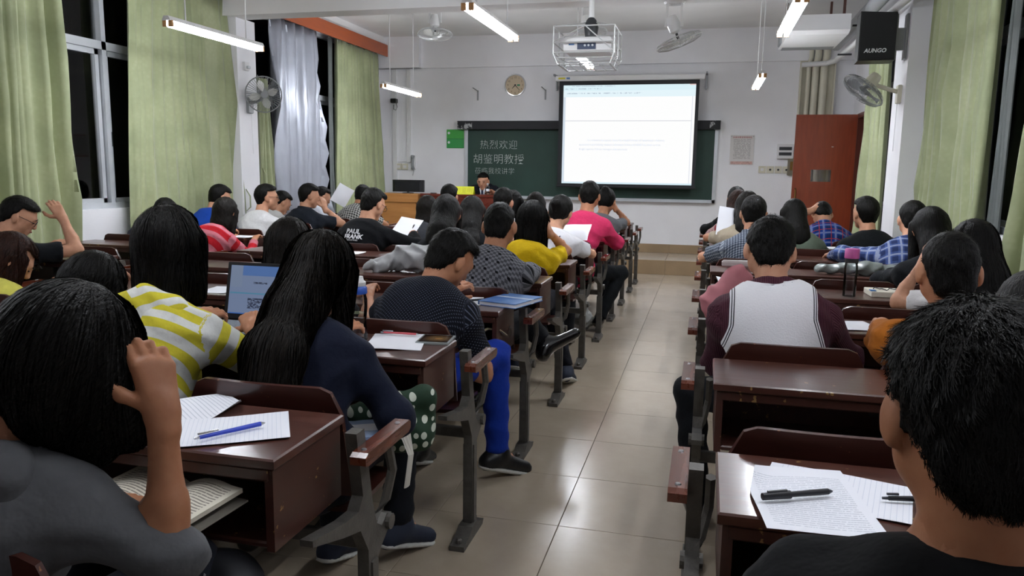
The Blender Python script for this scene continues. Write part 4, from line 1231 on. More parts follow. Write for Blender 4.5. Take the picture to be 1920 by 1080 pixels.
    for s in (-1, 1):
        hj, kn, an, toe = lg[s]; e = an+(kn-an)*.06
        tp += [rc(hj, kn, .083, .064, .035), rc(kn, e, .063, .052, .025, cuts=((e, unit(an-kn)),))]
    Vt, Ft = nets(tp, .0135*fine+.006, wr_)
    put('trousers', npmesh('trousers', Vt, Ft, trmat(pants), org, fabcoords(Vt, [([lg[-1][0], lg[-1][1], lg[-1][2]], 0, 0), ([lg[1][0], lg[1][1], lg[1][2]], 0, 0)])), root)
    for s in (-1, 1):
        hj, kn, an, toe = lg[s]; d = unit(toe-an-A(0, 0, 0))
        upd = unit(kn-an); upd = unit(upd-d*(upd @ d))
        heel = an-upd*.045-d*.045; tip = an-upd*.05+d*.17
        S1 = nets([rc(heel+upd*.015, an+d*.01+upd*.02, .042, .046, .02), rc(an-upd*.012, tip+upd*.012, .047, .036, .03, (upd, .85))], .012 if fine < 1 else .018)
        sh = put('shoe', npmesh('shoe', S1[0], S1[1], {'black': LEATHER, 'canvas': CANVAS, 'sneaker': M['black']}[shoes], org), root)
        if shoes != 'black':
            S2 = nets([rc(heel-upd*.008, tip-upd*.012, .043, .043, .02, (upd, .32))], .012 if fine < 1 else .018)
            put('shoe_sole', npmesh('shoe_sole', S2[0], S2[1], SOLE, org), sh)
    # hair
    hp = []
    bk = hairw
    def face(u, v, w_):      # keep hair above the hairline or behind the ears
        a = .034+.38*np.clip(v-.02, 0, .08)-w_; b = v-(-.004+.25*np.clip(w_, -.02, .05))
        ear = np.where(np.abs(u) > .05, .028-np.sqrt((v-.004)**2+(w_+.034)**2), -1.)
        return np.maximum(np.minimum(a+.15*np.maximum(0, .05-v), b), ear)
    if hair in ('short', 'crop', 'tuft'):
        low = -.045
        def cut(u, v, w_):
            d = face(u, v, w_)
            return np.maximum(d, low-.6*np.clip(-v-.005, 0, .075)-w_)
        ex = {'short': .013, 'crop': .006, 'tuft': .018}[hair]
        hp.append(ell(Hc+R @ A(0, -.012, .026), R, ((.077+ex)*bk, .100+ex, .095+ex), .012, cut))
        hp.append(ell(Hc+R @ A(0, -.058, -.045), R, (.062, .040, .055), .02))
        if hair != 'crop': hp.append(ell(Hc+R @ A(.006, .030, .090), R, (.064, .044, .026), .02))
    else:
        def cut(u, v, w_):
            a = .045-w_+.25*np.abs(u); b = v-.030
            return np.minimum(a, b)
        hp.append(ell(Hc+R @ A(0, -.012, .024), R, (.092*bk, .113, .110), .012, cut))
        dn = unit(R @ A(0, 0, -1)*.5+A(0, -.12, -1)*.7) if hang is None else unit(A(*hang))
        if hair in ('bob', 'long', 'side'):
            c0 = Hc+R @ A(0, -.03, .0); ln = hlen
            if hair == 'long':
                hx = A((hang or (0, 0, 0))[0], 0, 0)
                path = [c0, N-fw*.062+A(0, 0, .035)+hx*.1, ct-fw*(rch*.70+.050)+hx*.35, mid-fw*(rw*.78+.046)+hx*.6, hip-fw*.15+hx*.7]; rr = [.094*bk, .088*bk, .090*bk, .085, .05]
            else: path = [c0, c0+dn*ln*.5, c0+dn*ln-fw*.01]; rr = [.094*bk, .093*bk, .080*bk]
            left = ln
            for i_ in range(len(path)-1):
                a_, b_ = path[i_], path[i_+1]; l_ = np.linalg.norm(b_-a_)
                if left <= 0: break
                t_ = min(1, left/l_); q_ = a_+(b_-a_)*t_
                hp.append(rc(a_, q_, rr[i_], rr[i_]+(rr[i_+1]-rr[i_])*t_, .03, (R @ A(0, 1, 0) if i_ == 0 else fw, .80 if i_ == 0 else (.55 if hair == 'bob' else .40)))); left -= l_
            for s in (-1, 1):
                q = Hc+R @ A(s*.074, .028, .03)
                hp.append(rc(q, q+dn*min(ln, .26)*.9, .030, .030, .02))
        elif hair == 'pony':
            q = Hc+R @ A(0, -.11, .0)
            hp.append(ell(Hc+R @ A(0, -.05, -.03), R, (.066, .05, .06), .02))
            hp.append(rc(q, q+R @ A(0, -.03, .0), .026, .03, .015)); hp.append(rc(q+R @ A(0, -.03, 0), q+R @ A(0, -.03, 0)+dn*hlen, .032, .012, .02))
        elif hair == 'bun':
            hp.append(ell(Hc+R @ A(0, -.05, -.03), R, (.066, .05, .06), .02))
            hp.append(ell(Hc+R @ A(0, -.10, .075), R, (.042, .040, .042), .015))
    def hpost(D, X, Y, Z):
        return D+.0022*np.sin(X*140+5*np.sin(Y*40)+Z*20)*np.sin(Y*120+4*np.sin(Z*33))
    Vh, Fh = nets(hp, .0068*fine+.0016, hpost)
    hl = (Vh-Hc) @ R
    ho = put('hair', npmesh('hair', Vh, Fh, hmat, org, hl), root)
    if strands > 750: add_strands(ho, Vh, Fh, Hc, R, org, strands, hair, hmat, root)
    return dict(root=root, N=N, arms=arms, shirt=go, Hc=Hc, R=R, hip=hip, fw=fw, sd=sd, ct=ct, mid=mid, org=org)

def add_strands(ho, V, F, Hc, R, org, n, style, mat, root):
    """loose strands lying over the hair surface, one ribbon each"""
    nr_ = np.zeros_like(V)
    e1 = V[F[:, 1]]-V[F[:, 0]]; e2 = V[F[:, 2]]-V[F[:, 0]]; fn = np.cross(e1, e2)
    for c in range(4): np.add.at(nr_, F[:, c], fn)
    nr_ /= np.linalg.norm(nr_, axis=1)[:, None]+1e-9
    kd = kdtree.KDTree(len(V))
    for i, v in enumerate(V): kd.insert(v, i)
    kd.balance()
    crown = Hc+R @ A(0.0, -.045, .12)
    short = style in ('short', 'tuft', 'crop')
    steps, sl = (4, .0068) if short else (8, .029)
    loc = (V-Hc) @ R
    ok = np.arange(len(V))
    if short: ok = ok[(loc[ok, 2] > .012) | (loc[ok, 1] < -.045)]
    pick = nrs.choice(ok, n)
    vs, fs, fb = [], [], []
    for i in pick:
        p = V[i].copy(); nn = nr_[i]; lift = nrs.uniform(.001, .004); pts = []
        jit = nrs.normal(0, .22, 3)
        for q in range(steps):
            pts.append(p+nn*lift)
            fl = unit(p-crown)+(A(0, -.1, -.55)+np.cross(R[:, 2], unit(p-crown))*.6 if short else A(0, 0, -1.1))+jit*(1.9 if short else .35)
            fl = fl-nn*(fl @ nn); fl = unit(fl)
            if short:
                p = p+unit(fl+nn*(.24 if style == 'tuft' else .13))*sl*(.7 if style == 'crop' else 1); lift = 0.002
            else:
                p = p+fl*sl
                _, j, dd = kd.find(p); pr = V[j]; nn = nr_[j]
                p = p-nn*((p-pr) @ nn)*.85
        wd = .0011 if short else .0016
        if short and abs(loc[i, 0]) > .055 and loc[i, 1] > -.07 and loc[i, 2] < .06: pts = [pts[0]+(q_-pts[0])*.35 for q_ in pts]
        o = len(vs); pts = np.array(pts)
        d = unit(pts[-1]-pts[0]); sd_ = unit(np.cross(d, nn+A(1e-3, 0, 0)))
        for q, pt in enumerate(pts):
            ww = wd*(1-.8*q/(steps-1)); vs.append(pt-sd_*ww); vs.append(pt+sd_*ww)
        for q in range(steps-1): fs.append((o+2*q, o+2*q+1, o+2*q+3, o+2*q+2))
    vs = np.array(vs)
    s = put('hair_strands', npmesh('hair_strands', vs, np.array(fs), mat, org, (vs-Hc) @ R), ho)
    s['kind'] = 'stuff'

def decal(me, pers, up, right, ctr, name):
    """lay flat lettering onto the garment"""
    bv = bvhtree.BVHTree.FromObject if False else None
    g = pers['shirt'].data
    tree = bvhtree.BVHTree.FromPolygons([v.co[:] for v in g.vertices], [p.vertices[:] for p in g.polygons])
    nrm = np.cross(right, up)
    me = me.copy()
    for v in me.vertices:
        p = ctr+right*v.co.x+up*v.co.y+nrm*.25
        h_, n_, i_, d_ = tree.ray_cast(Vector(p-pers['org']), Vector(-nrm))
        if h_ is not None: v.co = h_+Vector(nrm)*(.0055+v.co.z)
        else: v.co = Vector(ctr-pers['org'])
    me.update()
    return put(name, me, pers['shirt'])
# ------------------------------------------------------------------ the students and the lecturer
import time as _t
_t0 = _t.time()
F = lambda n, *a, **k: fabric(n, *a, **k)
PEOPLE = {}
def _vest():
    t = NT('white_knit'); v, a, b, c = t.attr()
    m1 = t.math('COMPARE', c, -.007, .0018); m2 = t.math('COMPARE', c, -.015, .0018)
    n = t.noise(t.coords('Object'), 180)
    t.set(t.mix(t.math('MAXIMUM', m1, m2), lin('#ececf0'), lin('#23242c')), .9, 0, .2, sheen=.2); t.bump(n, .4, .004)
    return t.m
VESTM = _vest()
def P(key, *a, **k): PEOPLE[key] = person(*a, **k)
# --- near rows, middle block
P('hoodie', 'girl in a grey hoodie in the left foreground, hand propping her bent head', (-1.005, 1.0, 1.060), -1.16, -1, (-28, 48, 8), 'f', 'bob', HAIRB, F('grey_hoodie', cols=('#5a5b5e',)), .06, '#20222a', SKIN3,
  hipy=.90, er=(-.815, .99, .755), wl=(-1.2, 1.2, .70), wr=(-.838, 1.02, .985), pl=(-.4, -.2, -1), curl=(.5, 1.05), hood=True, hlen=.12, hang=(.25, .25, -1), hairw=1.12, strands=4200, fine=.62,
  handn={1: ((-.25, .1, 1), (.9, -.45, .1)), -1: ((.5, 1, -.1), (0, 0, 1))}, bulk=.0)
P('stripe', 'girl in a yellow and white striped hooded tee typing on the laptop', (-1.645, 2.08, 1.125), -1.62, 0, (4, 12, 0), 'f', 'bob', HAIRB, F('yellow_stripe', 'stripes', ('#d9dad6', '#cfc43a'), .066, .5), 'short', '#23252c', SKIN,
  wr=(-1.50, 2.29, .835), wl=(-1.78, 2.33, .83), pr=(.7, -.2, -.6), hood=True, hlen=.195, hairw=1.01, strands=3200, fine=.7, bulk=.012, hang=(0, -.1, -1), curl=(.7, .8))
P('navy', 'girl with very long dark hair in a navy cardigan', (-1.140, 2.12, 1.06), -1.09, 0, (-6, 28, 4), 'f', 'long', HAIRD, F('navy_knit', cols=('#161b2c',)), 'long', '#1a1c22', SKIN,
  er=(-.855, 2.02, .655), wr=(-.95, 2.21, .64), wl=(-1.25, 2.36, .81), pr=(1, -.25, -.35), shoes='canvas', legs={1: ((-1.0, 2.42, .52), (-1.01, 2.40, .11), (-.96, 2.52, .07))}, hlen=.48, hairw=1.06, strands=4200, fine=.7, hang=(-.03, -.28, -1), bulk=.01)
P('bent', 'girl mostly hidden behind the hooded girls, only black hair showing', (-2.09, 2.22, .95), -2.12, 0, (-10, 55, 0), 'f', 'bob', HAIRB, F('black_tee_a', cols=('#18191d',)), 'short', hlen=.2, strands=900, fine=.9)
P('brown', 'girl with brown hair and a yellow tee at the left photo edge', (-3.20, 2.92, .93), -3.12, 1, (-38, 42, 0), 'f', 'bob', HAIRBR, F('pale_yellow', cols=('#d8d262',)), 'short', skin=SKIN2, hlen=.17, fine=.9, strands=900)
P('dots', 'man in a navy pin-dot shirt and bright blue trousers at the aisle', (-1.035, 3.06, 1.005), -1.13, 1, (-32, 38, 6), 'm', 'short', HAIRB, F('navy_dots', 'dots', ('#14161f', '#565c6c'), .015, .66), 'short', '#1c3aa0', SKIN,
  wr=(-.98, 3.22, .655), wl=(-1.15, 3.3, .81), pr=(.45, -.35, -1), collar=True, strands=1600, fine=.75, shoes='sneaker', bulk=.014, scale=1.,
  legs={1: ((-.87, 3.19, .575), (-.86, 3.20, .10), (-.77, 3.30, .06))}, curl=(.6, .7))
P('girl22', 'dark-haired girl half hidden behind the laptop screen', (-1.79, 3.05, 1.03), -1.66, 1, (0, 30, 0), 'f', 'bob', HAIRD, F('black_top_b', cols=('#16171a',)), 'short', hlen=.22, fine=.9, strands=1200)
P('check', 'man in a grey and black checked shirt leaning on the desk', (-1.055, 3.92, 1.09), -1.13, 2, (0, 22, 0), 'm', 'crop', HAIRB, F('grey_check', 'weave', ('#4a4b50', '#77787e', '#0e0f13'), .030, .5), 'long', '#15161a', SKIN,
  wr=(-1.0, 4.36, .80), wl=(-1.22, 4.30, .80), pr=(1, -.15, .1), pl=(-1, -.2, -.2), collar=True, strands=1200, fine=.8, bulk=.018,
  legs={1: ((-.93, 4.02, .575), (-.80, 3.97, .45), (-.73, 4.03, .50))})
P('yellow', 'girl in a bright yellow tee with a hand at her temple', (-1.085, 4.84, 1.065), -1.12, 3, (4, 20, 2), 'f', 'bob', HAIRB, F('bright_yellow', cols=('#cfae10',)), 'short', '#1a1b22', SKIN,
  wr=(-.975, 4.84, 1.0), pr=(.3, 0, -1), hlen=.22, hairw=1.05, strands=1400, fine=.85, shoes='canvas', curl=(.6, .5), handn={1: ((-.45, .2, 1), (.8, -.4, 0))},
  legs={1: ((-.98, 4.95, .54), (-.83, 4.80, .09))})
P('1924', 'girl in a white tee with a printed number on the back', (-1.075, 5.78, 1.075), -1.13, 4, (-8, 30, 4), 'f', 'pony', HAIRB, F('white_tee_a', cols=('#d6d6da',)), 'short', '#17181c', SKIN2, hlen=.16, hang=(0, .25, -1), fine=.9, pr=(1, -.2, -.4), strands=700)
P('pink', 'man in a vivid pink long-sleeved shirt at the aisle', (-.985, 6.66, 1.175), -1.08, 5, (0, 18, 0), 'm', 'short', HAIRB, F('vivid_pink', cols=('#d93a68',)), 'long', '#15181b', SKIN,
  pr=(1, -.2, -.4), fine=.9, bulk=.012, legs={1: ((-.70, 6.78, .50), (-.86, 6.58, .10))}, strands=700)
P('bun', 'girl in a grey top with her hair in a bun at the far aisle end', (-.955, 7.58, 1.10), -1.08, 6, (-5, 28, 0), 'f', 'bun', HAIRB, F('grey_top', cols=('#6a6c70',)), 'short', skin=SKIN, wr=(-.87, 7.6, 1.04), pr=(.4, 0, -1), handn={1: ((-.4, .2, 1), (.8, -.4, 0))})
# --- further rows, middle block
P('blazer', 'girl in a dark blazer behind the grey jacket', (-1.68, 4.87, 1.09), -1.65, 3, (5, 18, 0), 'f', 'long', HAIRB, F('dark_blazer', cols=('#171b20',)), 'long', hlen=.22, fine=1., strands=600)
P('long26', 'girl with long straight black hair seen beside the checked shirt', (-1.765, 5.73, 1.055), -1.65, 4, (0, 18, 0), 'f', 'long', HAIRB, F('black_top_c', cols=('#14171a',)), 'long', hlen=.32, strands=600)
P('paul', 'man in a black long-sleeved top with white lettering on the back', (-2.595, 5.72, 1.10), -2.64, 4, (-22, 28, 0), 'm', 'short', HAIRB, F('black_sweat', cols=('#101114',)), 'long', '#1a1b20', SKIN2,
  wr=(-2.35, 5.96, .855), pr=(1, -.3, -.5), glasses=True, fine=.85, strands=700, curl=(.6, .9), bulk=.01)
P('far23', 'dark-haired girl behind the white and grey bundle', (-2.49, 6.68, 1.02), -2.58, 5, (0, 20, 0), 'f', 'bob', HAIRD, F('grey_top_b', cols=('#3a3c40',)), 'short', hlen=.2)
P('far24', 'boy in front of the teacher desk, left of the yellow name card', (-2.585, 7.58, 1.11), -2.60, 6, (0, 12, 0), 'm', 'short', HAIRB, F('dark_tee_f', cols=('#22252c',)), 'short', skin=SKIN2)
P('far27', 'short-haired boy in white before the right end of the teacher desk', (-1.76, 6.67, 1.105), -1.66, 5, (-8, 15, 0), 'm', 'short', HAIRB, F('white_tee_b', cols=('#cfcfd2',)), 'short', skin=SKIN2)
P('far27b', 'girl half hidden behind the short-haired boy in white', (-1.90, 7.58, 1.06), -2.06, 6, (0, 15, 0), 'f', 'long', HAIRB, F('cream_top', cols=('#c9c4bc',)), 'short', hlen=.26)
P('far28', 'girl in a navy and white striped top below the blackboard', (-1.675, 7.62, 1.045), -1.62, 6, (8, 18, 0), 'f', 'long', HAIRD, F('navy_stripe', 'stripes', ('#161d33', '#c9ccd4'), .035, .3), 'short', hlen=.25)
# --- left block
P('blacktee', 'man in a black tee and glasses, one hand raised to his forehead', (-4.30, 4.02, 1.045), -4.18, 2, (-48, 32, 0), 'm', 'short', HAIRB, F('black_tee_d', cols=('#16181c',)), 'short', '#20232a', SKIN2,
  wr=(-4.10, 4.16, 1.035), pr=(.7, .0, -1), glasses=True, fine=.85, strands=900, curl=(.6, .55), handn={1: ((-.55, .0, .8), (.7, -.7, .3))}, wl=(-4.32, 4.22, .81))
P('hidden13', 'person in navy bent low at the left-wall desks, only hair showing', (-4.62, 5.80, .975), -4.68, 4, (0, 50, 0), 'm', 'short', HAIRB, F('navy_tee', cols=('#1c2333',)), 'short', pl=(-.1, -.5, -1))
P('red', 'girl in a red and pink striped cardigan with a lace collar', (-3.985, 5.76, .995), -4.06, 4, (-5, 35, 0), 'f', 'bob', HAIRD, F('red_stripes', 'stripes', ('#b81f2a', '#c0707c'), .115, .5), 'long', '#15161c', hlen=.2, pr=(.5, -.3, -1), wr=(-3.86, 5.98, .74), fine=.9, strands=600)
P('blue', 'man in a royal blue tee against the broad green curtain', (-4.70, 6.72, 1.08), -4.70, 5, (-28, 25, 0), 'm', 'short', HAIRB, F('royal_blue', cols=('#1b44a0',)), 'short', skin=SKIN2, bulk=.012, pl=(-.1, -.5, -1))
P('whitegl', 'man in a white tee and glasses looking to the right', (-4.15, 6.68, 1.095), -4.20, 5, (-50, 4, 0), 'm', 'short', HAIRB, F('white_tee_c', cols=('#d2d2d2',)), 'short', skin=SKIN2, glasses=True, fine=.9, strands=500)
P('white17', 'boy in a pale tee between the white tee with glasses and the dark polo', (-4.56, 7.63, 1.0), -4.62, 6, (-35, 35, 0), 'm', 'short', HAIRB, F('pale_tee', cols=('#c6c6c4',)), 'short', skin=SKIN2, pl=(-.1, -.5, -1))
P('darkpolo', 'man in a dark polo with his hand at his chin', (-4.155, 7.52, 1.085), -4.16, 6, (-48, 14, 0), 'm', 'tuft', HAIRB, F('dark_polo', cols=('#20242c',)), 'short', skin=SKIN2, collar=True, wr=(-4.02, 7.60, .95), pr=(.6, -.1, -1), handn={1: ((-.3, .2, 1), (.8, -.4, 0))}, strands=400)
P('white19', 'boy in a white shirt holding a sheet near the silver curtain', (-4.53, 8.50, 1.035), -4.55, 7, (-40, 25, 0), 'm', 'short', HAIRB, F('white_shirt', cols=('#cdd0da',)), 'short', skin=SKIN2, wr=(-4.2, 8.62, .86), pr=(.8, -.2, -.6), pl=(-.1, -.5, -1))
P('check20', 'man in a small black and white check shirt under the far curtain', (-4.01, 8.54, 1.065), -4.10, 7, (-6, 22, 0), 'm', 'short', HAIRB, F('small_check', 'gingham', ('#c9c9c4', '#2a2a2c', '#141416'), .03, .5), 'short', pl=(-1, -.2, -.5), pr=(1, -.2, -.5), collar=True)
# --- right block
P('front', 'short-haired man in a black tee filling the right foreground', (.302, .925, 1.115), .33, -1, (3, 20, 2), 'm', 'short', HAIRB, F('black_tee_e', cols=('#0d0e10',)), 'short', '#15161a', SKIN3,
  strands=14000, fine=.6, hairw=1.05, wl=(.15, 1.25, .70), wr=(.45, 1.28, .70), bulk=.015)
P('vest', 'man in a white knitted vest over a maroon shirt', (.245, 3.04, 1.095), .31, 1, (2, 32, 3), 'm', 'short', HAIRB, F('maroon_pin', 'pin', ('#3d1c28', '#6a4450'), .006, .22), 'long', '#14161a', SKIN2,
  wl=(.20, 3.25, .80), pl=(-.55, -.35, -1), pr=(.7, -.3, -.8), collar=True, strands=1800, fine=.75, bulk=.016, hipy=2.90, vest=VESTM,
  legs={-1: ((-.02, 3.02, .53), (.02, 2.98, .10))})
P('orange', 'man in an orange-brown tee beside the white vest', (.755, 2.66, 1.085), .84, 1, (-2, 16, 0), 'm', 'crop', HAIRB, F('orange_tee', cols=('#a8621f',)), 'short', '#1a1b20', SKIN,
  strands=1800, fine=.8, pl=(-.9, -.2, -.6), hipy=2.80)
P('redcollar', 'long-haired girl in a white tee with red collar at the right', (1.17, 3.82, 1.065), 1.31, 2, (6, 15, 0), 'f', 'long', HAIRB, F('white_tee_red', 'stripes', ('#b32028', '#d2d0d0'), 2.0, .985), 'short', skin=SKIN2, hlen=.3,
  wl=(1.02, 3.98, .98), pl=(-.7, .1, -1), handn={-1: ((.3, .2, 1), (-.8, -.4, 0))}, strands=800)
P('black5', 'girl in black at the right, hair falling over her shoulder', (1.235, 4.76, 1.085), 1.28, 3, (8, 25, 0), 'f', 'long', HAIRB, F('black_top_f', cols=('#15171b',)), 'long', hlen=.24, strands=500, pl=(-1, -.2, -.5))
P('bluecheck', 'man in a blue and white checked shirt with a dark bag strap', (1.37, 5.72, 1.09), 1.30, 4, (-4, 22, 0), 'm', 'short', HAIRB, F('blue_check', 'plaid', ('#4a5f96', '#26325a', '#9aa2b8'), .07, .5), 'long', '#262a33', SKIN2,
  wl=(.93, 6.06, .80), pl=(-1, -.3, .15), collar=True, bulk=.014, strands=500)
P('door', 'man in a black top seen against the curtain by the door', (1.235, 6.62, 1.09), 1.31, 5, (24, 2, 0), 'm', 'tuft', HAIRB, F('black_top_g', cols=('#121517',)), 'long', skin=SKIN2, strands=700)
P('greygreen', 'long-haired girl in a grey-green top before the brown door', (.70, 6.62, 1.06), .80, 5, (4, 15, 0), 'f', 'long', HAIRB, F('grey_green', cols=('#5a6558',)), 'short', hlen=.22, strands=500)
P('plaid', 'person in a blue and red plaid shirt with head bent and one arm raised', (1.055, 7.62, 1.015), 1.10, 6, (0, 62, 0), 'm', 'short', HAIRB, F('blue_red_plaid', 'plaid', ('#1d3f94', '#16305e', '#7a8ab4', '#b03a44'), .10, .5), 'short', skin=SKIN2, collar=True,
  wl=(.96, 7.58, 1.06), pl=(-1, -.2, -.3), handn={-1: ((.6, .1, .5), (-.4, -.6, .6))})
P('smallcheck', 'man in a small grey-blue check shirt at the right aisle end', (.335, 5.72, 1.105), .33, 4, (-6, 18, 0), 'm', 'short', HAIRB, F('greyblue_check', 'gingham', ('#3a4250', '#8a929e', '#aab0b8'), .018, .3), 'short', skin=SKIN2, pl=(-1, -.3, -.3), collar=True, strands=600,
  wl=(.17, 6.02, .80))
P('beige', 'girl in a beige top holding up a white sheet', (.335, 6.62, 1.115), .31, 5, (0, 18, 0), 'f', 'long', HAIRD, F('beige_top', cols=('#a89c88',)), 'short', hlen=.22, wl=(.20, 6.86, .92), pl=(-1, -.3, -.4), bulk=.01)
P('redline', 'girl in a thin red and white striped top in the right block', (.295, 7.53, 1.11), .28, 6, (0, 15, 0), 'f', 'long', HAIRBR, F('red_lines', 'stripes', ('#c9b4b2', '#8a3038'), .02, .4), 'short', hlen=.22, pl=(-1, -.3, -.4))
P('suit', 'girl in a black jacket nearest the platform on the right', (.31, 8.44, 1.125), .27, 7, (0, 10, 0), 'f', 'pony', HAIRB, F('black_jacket', cols=('#0f1012',)), 'long', hlen=.14, pl=(-1, -.3, -.3), hang=(0, -.2, -1))
P('edge', 'person cut off by the right photo edge, only a strip of dark hair showing', (.80, 2.1, 1.03), .84, 0, (0, 25, 0), 'f', 'bob', HAIRB, F('dark_top_h', cols=('#1a1b1e',)), 'short', hlen=.2)
# --- lecturer, facing the room
lec = person('lecturer in a dark suit and tie looking down behind the desk', (-3.272, 11.55, 1.225), -3.272, None, (0, 15, 0), 'm', 'short', HAIRB, F('dark_suit', cols=('#14161d',)), 'long', '#15171e', SKIN2,
   wl=(-3.50, 11.74, 1.06), wr=(-3.04, 11.74, 1.06), hipy=11.36, zseat=.62, nk=.45, fine=.8, bulk=.03, strands=0, group='lecturer', hands=True,
   legs={s: ((-3.272+s*.1, 11.74, .66), (-3.272+s*.1, 11.70, .29)) for s in (-1, 1)})
lec['root'].rotation_euler = (0, 0, math.pi)
N = lec['N']; org = lec['org']; fw = lec['fw']
c0 = N-org
MB().prism([(-.045, -.02), (.045, -.02), (.02, -.16), (-.02, -.16)], 1, 0, .012, Matrix.Translation(Vector(c0+A(0, .09, .01)))).build('shirt_front', M['paper'], lec['shirt'])
MB().prism([(-.014, -.03), (.014, -.03), (.022, -.15), (0, -.17), (-.022, -.15)], 1, .012, .02, Matrix.Translation(Vector(c0+A(0, .09, .01)))).build('necktie', plain('tie_navy', '#1c2440', .6), lec['shirt'])

# prints and trims on clothes
def back_print(key, items, dn, dx=0.):
    p = PEOPLE[key]; up = p['sd']; right = A(1, 0, 0); right = unit(right-up*(right @ up))
    for me, off, xo in items: decal(TXT[me], p, up, right, p['N']-p['sd']*(dn+off)+right*(dx+xo), 'shirt_lettering')
back_print('paul', [('pf1', 0, .0), ('pf2', .042, .005), ('pf3', .070, .0)], .09, -.03)
back_print('1924', [('y1924', 0, 0)], .075, .03)
p = PEOPLE['red']
MB().lathe([(.050, -.012), (.085, -.022), (.10, -.03), (.095, -.022), (.07, -.006), (.05, 0)], 24, Matrix.Translation(Vector(p['N']-p['org']+A(0, -.015, -.005))) @ Matrix.Rotation(.35, 4, 'X').inverted()).build('lace_collar', plain('lace', '#b9ae9e', .9, var=.3, vs=90, bump=.5), p['root'], smooth=True)
p = PEOPLE['stripe']
S_, E_, W_ = p['arms'][1]; d_ = unit(W_-E_)
ring = [Vector(W_-d_*.05-p['org'])+Vector(unit(np.cross(d_, (0, 0, 1)))*.030*math.cos(t)+unit(np.cross(d_, np.cross(d_, (0, 0, 1))))*.030*math.sin(t)) for t in np.linspace(0, 6.2832, 19)[:-1]]
bm_ = MB()
for q in ring: bm_.lathe([(0, -.006), (.005, -.003), (.005, .003), (0, .006)], 6, Matrix.Translation(q))
bm_.build('bead_bracelet', M['black'], p['root'])
p = PEOPLE['bluecheck']
sh_ = p['arms'][-1][0]-p['org']
MB().tube([tuple(Vector(sh_)+Vector(q)) for q in ((.05, .06, .05), (.045, -.03, .075), (.04, -.10, .02), (.05, -.13, -.10), (.07, -.14, -.25))], .028, 8, r2=.007).build('bag_strap', M['dgrey'], p['root'])
p = PEOPLE['vest']
print('people', _t.time()-_t0)
# ------------------------------------------------------------------ papers, books, bottles, bags
DT = .767
M['print'] = linesmat('printed_page', '#eceef5', '#c6cad4', .0085, .34, -.085, .085, -.13, .10, (0, 1), .44, 260)
M['print2'] = linesmat('printed_notes', '#eceef5', '#cbcfd9', .011, .26, -.09, .09, -.13, .13, (0, 1), .36, 240)
M['ruled'] = linesmat('ruled_page', '#eceef5', '#d3d8e4', .010, .10, -.10, .10, -.14, .12, (0, 1), -9, 1)
M['bookpage'] = linesmat('book_print', '#d6d0bf', '#8a8378', .0085, .45, -.15, .15, -.11, .105, (0, 1), .40, 260)
def sheet(label, x, y, z, rz, w=.21, l=.297, mat='print', curl=.004, corner=None, seed=0, parent_cat='paper', tilt=(0, 0), name='paper_sheet'):
    """one sheet of paper, slightly buckled; corner=(sx,sy,lift) folds one corner up"""
    r = random.Random(seed); a, b = r.uniform(0, 6), r.uniform(0, 6)
    def fn(u, v):
        px, py = (u-.5)*w, (v-.5)*l
        zz = curl*(1+math.sin(u*4+a)*math.sin(v*5+b))*.5+.0012
        if corner:
            d = max(0, (corner[0]*px/w+corner[1]*py/l)-.55)
            zz += d*corner[2]; px -= corner[0]*d*.06; py -= corner[1]*d*.06
        return (px, py, zz)
    o = thing(name, label, parent_cat, (x, y, z), rz, None)
    o.rotation_euler = (tilt[0], tilt[1], rz)
    MB().grid(fn, 10, 12, .0006).build('sheet', M[mat] if isinstance(mat, str) else mat, o, smooth=True)
    return o
def pen(label, p0, p1, body, tip, cap=False, r=.0055):
    a, b = Vector(p0), Vector(p1); d = (b-a); L = d.length
    o = thing('pen', label, 'pen', p0); o.rotation_mode = 'QUATERNION'; o.rotation_quaternion = d.to_track_quat('Y', 'Z')
    MB().tube([(0, .012, 0), (0, L*.72, 0), (0, L*.93, 0)], [r*.8, r, r], 10).build('barrel', body, o, smooth=True)
    MB().tube([(0, L*.93, 0), (0, L*.985, 0), (0, L, 0)], [r*.95, r*.4, r*.12], 10).build('tip', tip, o, smooth=True)
    MB().tube([(0, 0, 0), (0, .012, 0)], [r*.5, r*.6], 8).build('push_button', tip, o)
    if cap:
        MB().tube([(0, -.002, 0), (0, L*.38, 0)], [r*1.15, r*1.35], 10).build('cap', body, o, smooth=True)
    MB().box(-.002, .002, .008, L*.33, r*1.2, r*1.2+.0035).build('clip', tip if not cap else body, o)
    return o
# nearest middle desk
sheet('curled printed sheet lying beyond the blue pen on the near desk', -1.24, 1.60, DT, -.62, .20, .27, 'print2', .010, (1, 1, .05), 1)
sheet('ruled white sheet under the blue pen on the near desk', -1.055, 1.515, DT+.001, -1.02, .195, .26, 'ruled', .006, None, 2)
pen('blue ballpoint pen on the ruled sheet of the near desk', (-1.075, 1.405, DT+.016), (-.985, 1.545, DT+.016), plain('pen_blue', '#1f3fc0', .3), plain('pen_silver', '#c9ccd2', .25, .8))
bk = thing('open_book', 'thick open book with cream pages before the girl in the grey hoodie', 'book', (-1.135, 1.31, .650), -.2); bk.rotation_euler = (.10, -.03, -.22)
for s in (-1, 1):
    def fn(u, v, s=s):
        x = s*(u*.165); zz = .028*math.sin(min(1, u*1.25)*2.2)*(1-.35*u)+.006
        return (x, (v-.5)*.245, zz)
    MB().grid(fn, 10, 4, .010 if s > 0 else -.010).build('page_block', M['bookpage'], bk, smooth=True)
    MB().box(min(0, s*.172), max(0, s*.172), -.127, .127, -.012, -.008).build('book_cover', plain('cover_grey', '#8f8a80', .6), bk)
MB().box(-.01, .01, -.127, .127, -.012, -.004).build('book_spine', plain('cover_grey', '#8f8a80', .6), bk)
